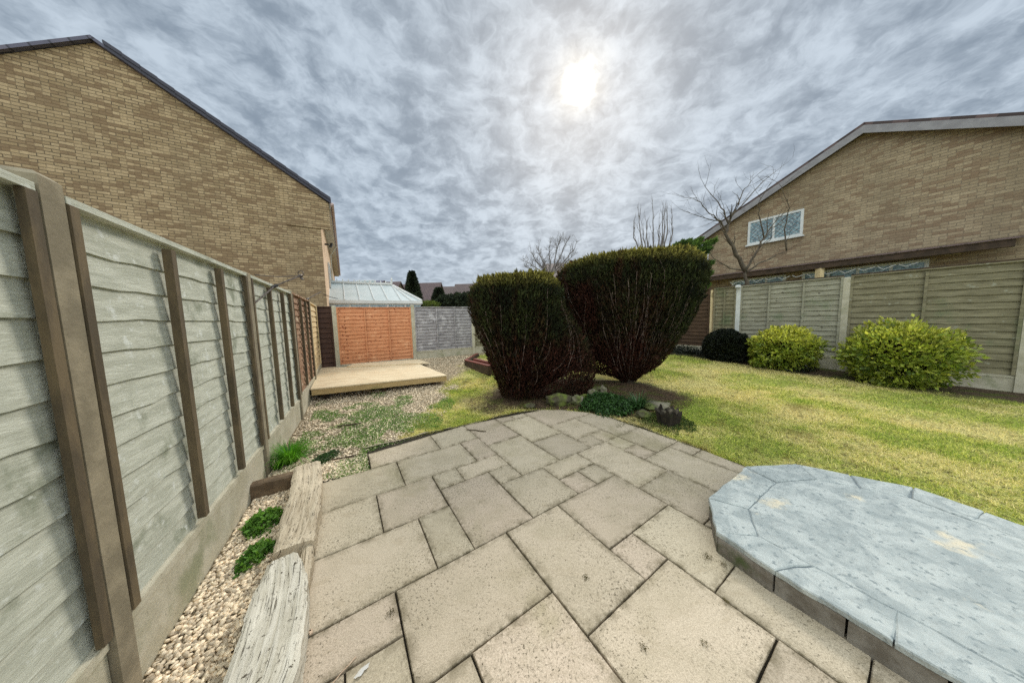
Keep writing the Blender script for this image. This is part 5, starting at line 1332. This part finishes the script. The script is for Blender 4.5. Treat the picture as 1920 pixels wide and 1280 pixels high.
# lean-to canopy with windows below
Bz = 2.76
cn = MB(); cn.box(w4(-.15, Bz, .55), dR*6.5, outr*.16, Vector((0, 0, .16))); cn.build('canopy_beam', M['dark_timber'], rh)
ct = poly_uv('canopy_roof', [w4(-.3, Bz+.17, .75), w4(6.5, Bz+.17, .75), w4(6.5, Bz+.30, 0.01), w4(-.3, Bz+.30, .01)], We, dR, M['tile_brown'], rh)
for s in (.15, 3.4):
    b_ = MB(); b_.bar(w4(s, 0, .63), w4(s, Bz, .63), .14, .14, up=(0, 1, 0)); b_.build('canopy_post', M['fence_tan'], rh)
window(rh, lambda a, z, o=0: w4(a, z, o), .9, 1.2, 2.75, 1.6, outr, dR, False, 2)
window(rh, lambda a, z, o=0: w4(a, z, o), 2.9, .4, 2.75, 2.4, outr, dR, False, 3)
ff = MB()
for k in range(12): ff.tube([w4(1.0+k*.35, Bz-.12, .5), w4(1.1+k*.35, Bz-.22+.03*(k % 2), .5), w4(1.3+k*.35, Bz-.12, .5)], .015, 5)
ff.build('canopy_fretwork', M['white'], rh)
# low garden shed / garage roof left of the right house
gg = thing('garden_shed', 'low pale-roofed outbuilding between the cypress and the right house', 'shed', (8.1, 13.8, 0))
b_ = MB(); c = Vector((7.6, 13.6, 0)); b_.box(c, DB*2.6, DL*2.6, Vector((0, 0, 2.35))); b_.build('wall', M['brick3'], gg)
b_ = MB(); b_.box(c-DB*.15-DL*.15+Vector((0, 0, 2.352)), DB*2.9, DL*2.9, Vector((0, 0, .10))); b_.build('roof', M['cream_trim'], gg)

# ------------------------------------------------------------ far houses and trees
def far_house(label, px0, px1, pyr, D, eave_drop, m_roof, m_wall, depth_=7, hip=False, win=None, chim=False, gable_left=False):
    a, b = depth(px0, pyr, D), depth(px1, pyr, D); zR = (a.z+b.z)/2; zE = zR-eave_drop; a.z = b.z = 0
    d_ = (b-a).normalized(); L = (b-a).length; n_ = Vector((-d_.y, d_.x, 0)); root = thing('terraced_house', label, 'house', (a.x, a.y, 0), 'distant brown-roofed houses')
    h = depth_/2
    e0, e1, r0_, r1_, f0_, f1_ = a-n_*h, b-n_*h, a, b, a+n_*h, b+n_*h
    wb3 = MB(); o_ = .15
    wb3.box(e0+d_*.2+n_*.25+zv(-.3), d_*(L-.4), n_*(depth_-.5), zv(zE+.3)); wb3.build('wall', m_wall, root)
    poly_uv('gable', [e0+d_*.2+zv(zE), f0_+d_*.2+zv(zE), r0_+d_*.2+zv(zR-.12)], a, n_, m_wall if not gable_left else M['brick3'], root)
    poly_uv('gable', [e1-d_*.2+zv(zE), f1_-d_*.2+zv(zE), r1_-d_*.2+zv(zR-.12)], a, n_, m_wall, root)
    ro = roof_slope(e0+zv(zE), r0_+zv(zR), d_, L, 'roof', root, m_roof, .12); roof_slope(f0_+zv(zE), r0_+zv(zR+.001), d_, L, 'roof', root, m_roof, .12)
    if chim:
        c_ = MB(); c_.box(r0_+d_*L*.3+zv(zR-.4)-n_*.3, d_*.6, n_*.6, zv(1.3)); c_.build('chimney', M['brick3'], ro)
    if win:
        for (s, w_, zz0, zz1) in win:
            wm = MB(); q_ = e0+d_*(s*L)+n_*.25-n_*.04; wm.box(q_+zv(zE-zz0), d_*w_, n_*.05, zv(zz0-zz1)); f__ = wm.build('window', M['white'], root)
            gm = MB(); gm.box(q_+d_*.12-n_*.012+zv(zE-zz0+.12), d_*(w_-.24), n_*.01, zv(zz0-zz1-.24)); gm.build('pane', M['glass'], f__)
    fas = MB(); fas.box(e0-n_*.04+zv(zE-.22), d_*L, n_*.03, zv(.2)); fas.build('fascia', M['cream_trim'], root)
    return root
render_c = mat('cream_distant_render', (.42, .40, .26), (.36, .34, .22), 2, bump=0)
far_house('distant brown-roofed house directly right of the conservatory ridge', 719, 752, 528, 38, 2.6, M['tile_brown'], M['brick3'], win=[(.3, 1.2, 1.4, .4)])
far_house('lower distant roof between the conservatory ridge and the conifer', 748, 772, 533, 44, 2.4, M['tile_brown'], M['brick3'], win=[(.5, .8, 1.6, .5)])
far_house('distant brown-roofed house with cream wall and window right of the conifer', 781, 828, 530, 38, 2.9, M['tile_brown'], render_c, win=[(.32, 2.0, 1.7, .35)], chim=False)
far_house('lowest distant roof between two higher brown roofs', 824, 856, 537, 46, 2.6, M['tile_red'], M['brick3'])
far_house('distant brown-roofed gabled house beside the left clipped bush', 853, 900, 532, 40, 3.1, M['tile_red'], M['brick3'], win=[(.5, 1.6, 1.6, .5)])
far_house('distant dark-roofed row with small white dormers left of the ridge end', 684, 721, 526, 52, 1.6, M['tile'], M['brick3'], win=[(.05, .7, -.2, -1.2), (.28, .7, -.2, -1.2), (.5, .7, -.2, -1.2), (.74, .7, -.2, -1.2)])
far_house('grey-roofed distant house seen behind the small bare tree', 1018, 1062, 494, 24, 2.2, M['tile_red'], M['brick3'], win=[(.3, 1.0, 1.4, .4)])
far_house('distant roof left of the back garden beyond the left house', 1330, 1365, 512, 34, 2.4, M['tile_red'], M['brick3'])
for r_ in [o for o in COL.objects if o.get('label', '').startswith('distant roof left of')]: r_['label'] = 'distant roof just visible between the cypress and the right brick house'

def conifer_tree(name, label, px, pyt, D, w, m_, n=9000, group=None):
    t_ = depth(px, pyt, D); H = t_.z; root = thing(name, label, 'tree', (t_.x, D, 0), group)
    z = rng.random(n)**.8; th = rng.uniform(0, 6.28, n); R = (1-z)**.85*w*(.75+.5*fbm(th*2.2, z*9, 1.3, 7))+.08; r = R*rng.random(n)**.45
    P = np.stack([t_.x+r*np.cos(th), D+r*np.sin(th), .8+z*(H-.8)], -1); out = norml(np.stack([np.cos(th), np.sin(th), np.full(n, .25)], -1))
    L = rng.uniform(.15, .38, n); V, Fc = leaf_quads(P, rand_unit(n), norml(out+rand_unit(n)*.5), L, L*.45)
    obj('crown', V, Fc, m_, root, attrs={'rnd': np.repeat(rng.random(n), 4)}); tb = MB(); tb.tube([(t_.x, D, -.2), (t_.x, D, H*.5), (t_.x, D, H*.93)], [.2, .12, .03], 7); tb.build('trunk', M['bark'], root); return root
conifer_tree('conifer_tree', 'tall dark conifer rising above the conservatory hip', 772, 510, 30, 1.45, M['far_leaf'], 14000)
conifer_tree('conifer_tree', 'smaller dark conifer above the silver-grey panel', 822, 541, 27, 1.4, M['far_leaf'], 8000)
def far_shrub(label, px, py, D, rx, rz, m_, n=6000, leaf=(.08, .2)):
    p = depth(px, py, D); return blob_shrub('garden_shrub', label, 'shrub', (p.x, D, p.z), (rx, rx*.8, rz), n, m_, leaf, ground=False, core=True, lump=.35, corem=M['far_leaf'], group='shrubs beyond the back fence')
far_shrub('pale yellow-green shrub just above the conservatory eave end', 804, 574, 20, .8, .38, M['far_light_leaf'], 5000, (.05, .12))
far_shrub('dark hedge mass above the left half of the silver-grey panel', 836, 570, 21, .9, .62, M['far_leaf'])
far_shrub('dark hedge mass above the right half of the silver-grey panel', 860, 568, 20.5, 1.1, .68, M['far_leaf'])
far_shrub('dark hedge mass touching the left clipped bush outline', 882, 566, 20, 1.2, .7, M['far_leaf'])
far_shrub('dark evergreen behind the lower edge of the tall conifer', 770, 566, 24, .9, .7, M['far_leaf'])

# ------------------------------------------------------------ small things lying on the patio
def lying(name, label, cat, px, py, L, r, m_, ang, n=4, z=None, bend=.2):
    p = at(px, py, .004) if z is None else at(px, py, z); R_ = random.Random(int(px+py)); d = Vector((math.cos(ang), math.sin(ang), 0)); s = Vector((-d.y, d.x, 0)); pts = []
    for k in range(n+1): pts.append(p+d*(L*(k/n-.5))+s*(bend*L*R_.uniform(-.5, .5))+Vector((0, 0, r*.7)))
    b = MB(); b.tube(pts, [r*R_.uniform(.6, 1.2) for _ in pts], 5); return tag(b.build(name, m_, loc=tuple(p)), label, cat)
lying('fallen_twig', 'dark twig lying on the paving near the lawn edge', 'twig', 893, 807, .26, .006, M['debris'], -.25, bend=.08)
lying('fallen_twig', 'pale dry stalk lying at the bottom edge beside the sleeper', 'twig', 640, 1262, .12, .002, M['chip'], 1.1, bend=.05)
lying('fallen_stick', 'short dark stick lying in the gravel and weeds', 'stick', 655, 797, .28, .012, M['dark_timber'], .35, z=-.0, bend=.06)
lying('fallen_stick', 'short stick lying across the weeds beside the paving corner', 'stick', 645, 858, .22, .009, M['dark_timber'], .35, z=-.005, bend=.06)
def chip(px, py, s, m_, label, name='wood_chip', cat='wood chip', g='wood chips on the paving'):
    p = at(px, py, 0); a = px*.7; d = Vector((math.cos(a), math.sin(a), 0))*s; e = Vector((-d.y, d.x, 0))*.55; b = MB(); b.box(p+Vector((0, 0, .004)), d, e, Vector((0, 0, .008)), .002); return tag(b.build(name, m_, loc=tuple(p)), label, cat, g)
chip(575, 1190, .02, M['chip'], 'left pale wood chip of the pair beside the sleeper')
chip(587, 1188, .022, M['chip'], 'right pale wood chip of the pair beside the sleeper')
chip(572, 1172, .018, mat('orange_chip', (.42, .17, .07), (.3, .12, .05), 30), 'orange-brown chip just above the pale pair')
def splat(px, py, n, s, m_, name, label, cat):
    p = at(px, py, .003); x = p.x+rng.normal(size=n)*s; y = p.y+rng.normal(size=n)*s; P = np.stack([x, y, np.full(n, .004)+rng.random(n)*.006], -1)
    U = norml(rand_unit(n)*[1, 1, .2]); Nn = norml(rand_unit(n)*.3+[0, 0, 1]); L = rng.uniform(.003, .008, n); V, Fc = leaf_quads(P, Nn, U, L, L*.6)
    return tag(obj(name, V, Fc, m_, loc=tuple(p), attrs={'rnd': np.repeat(rng.random(n), 4)}), label, cat, 'moss clumps on the paving')
for px, py, n, s, l in ((1098, 1082, 60, .008, 'star-shaped moss clump in the centre foreground slab'), (1207, 1213, 45, .008, 'small moss clump low in the right foreground slab'),
                        (1325, 1042, 110, .014, 'largest moss clump, beside the raised step'), (1320, 1205, 40, .008, 'faint moss clump in the right foreground slab'), (1113, 870, 70, .012, 'moss clump on the joint below the small square slabs'),
                        (732, 1148, 70, .010, 'moss clump in the joint left of the big slab'), (1358, 1058, 70, .012, 'moss clump at the foot of the step'), (1361, 1128, 40, .008, 'moss clump on the joint near the right edge')):
    splat(px, py, int(n*.9), s*1.1, M['moss'], 'moss_clump', l, 'moss')
# white paint stain on the slab at the bottom edge
p = at(679, 1256, .0045); ring = []
for k in range(28):
    a = 2*math.pi*k/28; r_ = 1+.5*mnoise.noise(Vector((math.cos(a)*2, math.sin(a)*2, 0))); ex, ey = .030*r_*math.cos(a), .010*r_*math.sin(a); ring.append((p.x+ex*.62-ey*.78, p.y+ex*.78+ey*.62, .0048))
st_ = obj('paint_stain', ring, [tuple(range(28))], mat('white_residue', (.60, .59, .57), (.55, .50, .42), 25, rough=.8, bump=.1), loc=tuple(p)); tag(st_, 'white paint smear on the slab at the bottom edge', 'stain')
# dry leaf litter and crumbs on the far side of the patio and along the joints
n = 2600; lx_ = rng.uniform(-1.4, 2.2, n); ly_ = rng.uniform(.6, 3.9, n); k = in_patio(lx_, ly_) & (rng.random(n) < np.clip(.12+.9*sstep(2.8, 3.9, ly_+.0*lx_), 0, 1)) & (((lx_-2.05)**2+(ly_-1.3)**2) > .95)
lx_, ly_ = lx_[k], ly_[k]; n = len(lx_); P = np.stack([lx_, ly_, .004+rng.random(n)*.004], -1)
L = rng.uniform(.003, .011, n); V, Fc = leaf_quads(P, norml(rand_unit(n)*.4+[0, 0, 1]), norml(rand_unit(n)*[1, 1, .15]), L, L*.5)
tag(obj('leaf_litter', V, Fc, M['debris']), 'scattered dark crumbs and dry leaf litter on the paving', 'litter', kind='stuff')
# litter of twigs and needles under the bushes
n = 22000; t_ = rng.uniform(0, 6.28, n); r_ = np.sqrt(rng.random(n)); lx_ = 1.1+1.9*r_*np.cos(t_); ly_ = 4.45+.85*r_*np.sin(t_); k = ~in_patio(lx_, ly_); lx_, ly_ = lx_[k], ly_[k]; n = len(lx_)
P = np.stack([lx_, ly_, hgt(lx_, ly_)+rng.random(n)*.02], -1); L = rng.uniform(.01, .04, n); V, Fc = leaf_quads(P, norml(rand_unit(n)*.6+[0, 0, 1]), norml(rand_unit(n)*[1, 1, .25]), L, L*.25)
tag(obj('needle_litter', V, Fc, mat('dead_needles', (.075, .04, .02), (.12, .075, .04), 20, rough=.95, bump=0)), 'brown fallen needles and twigs under the clipped bushes', 'litter', kind='stuff')
print('done')
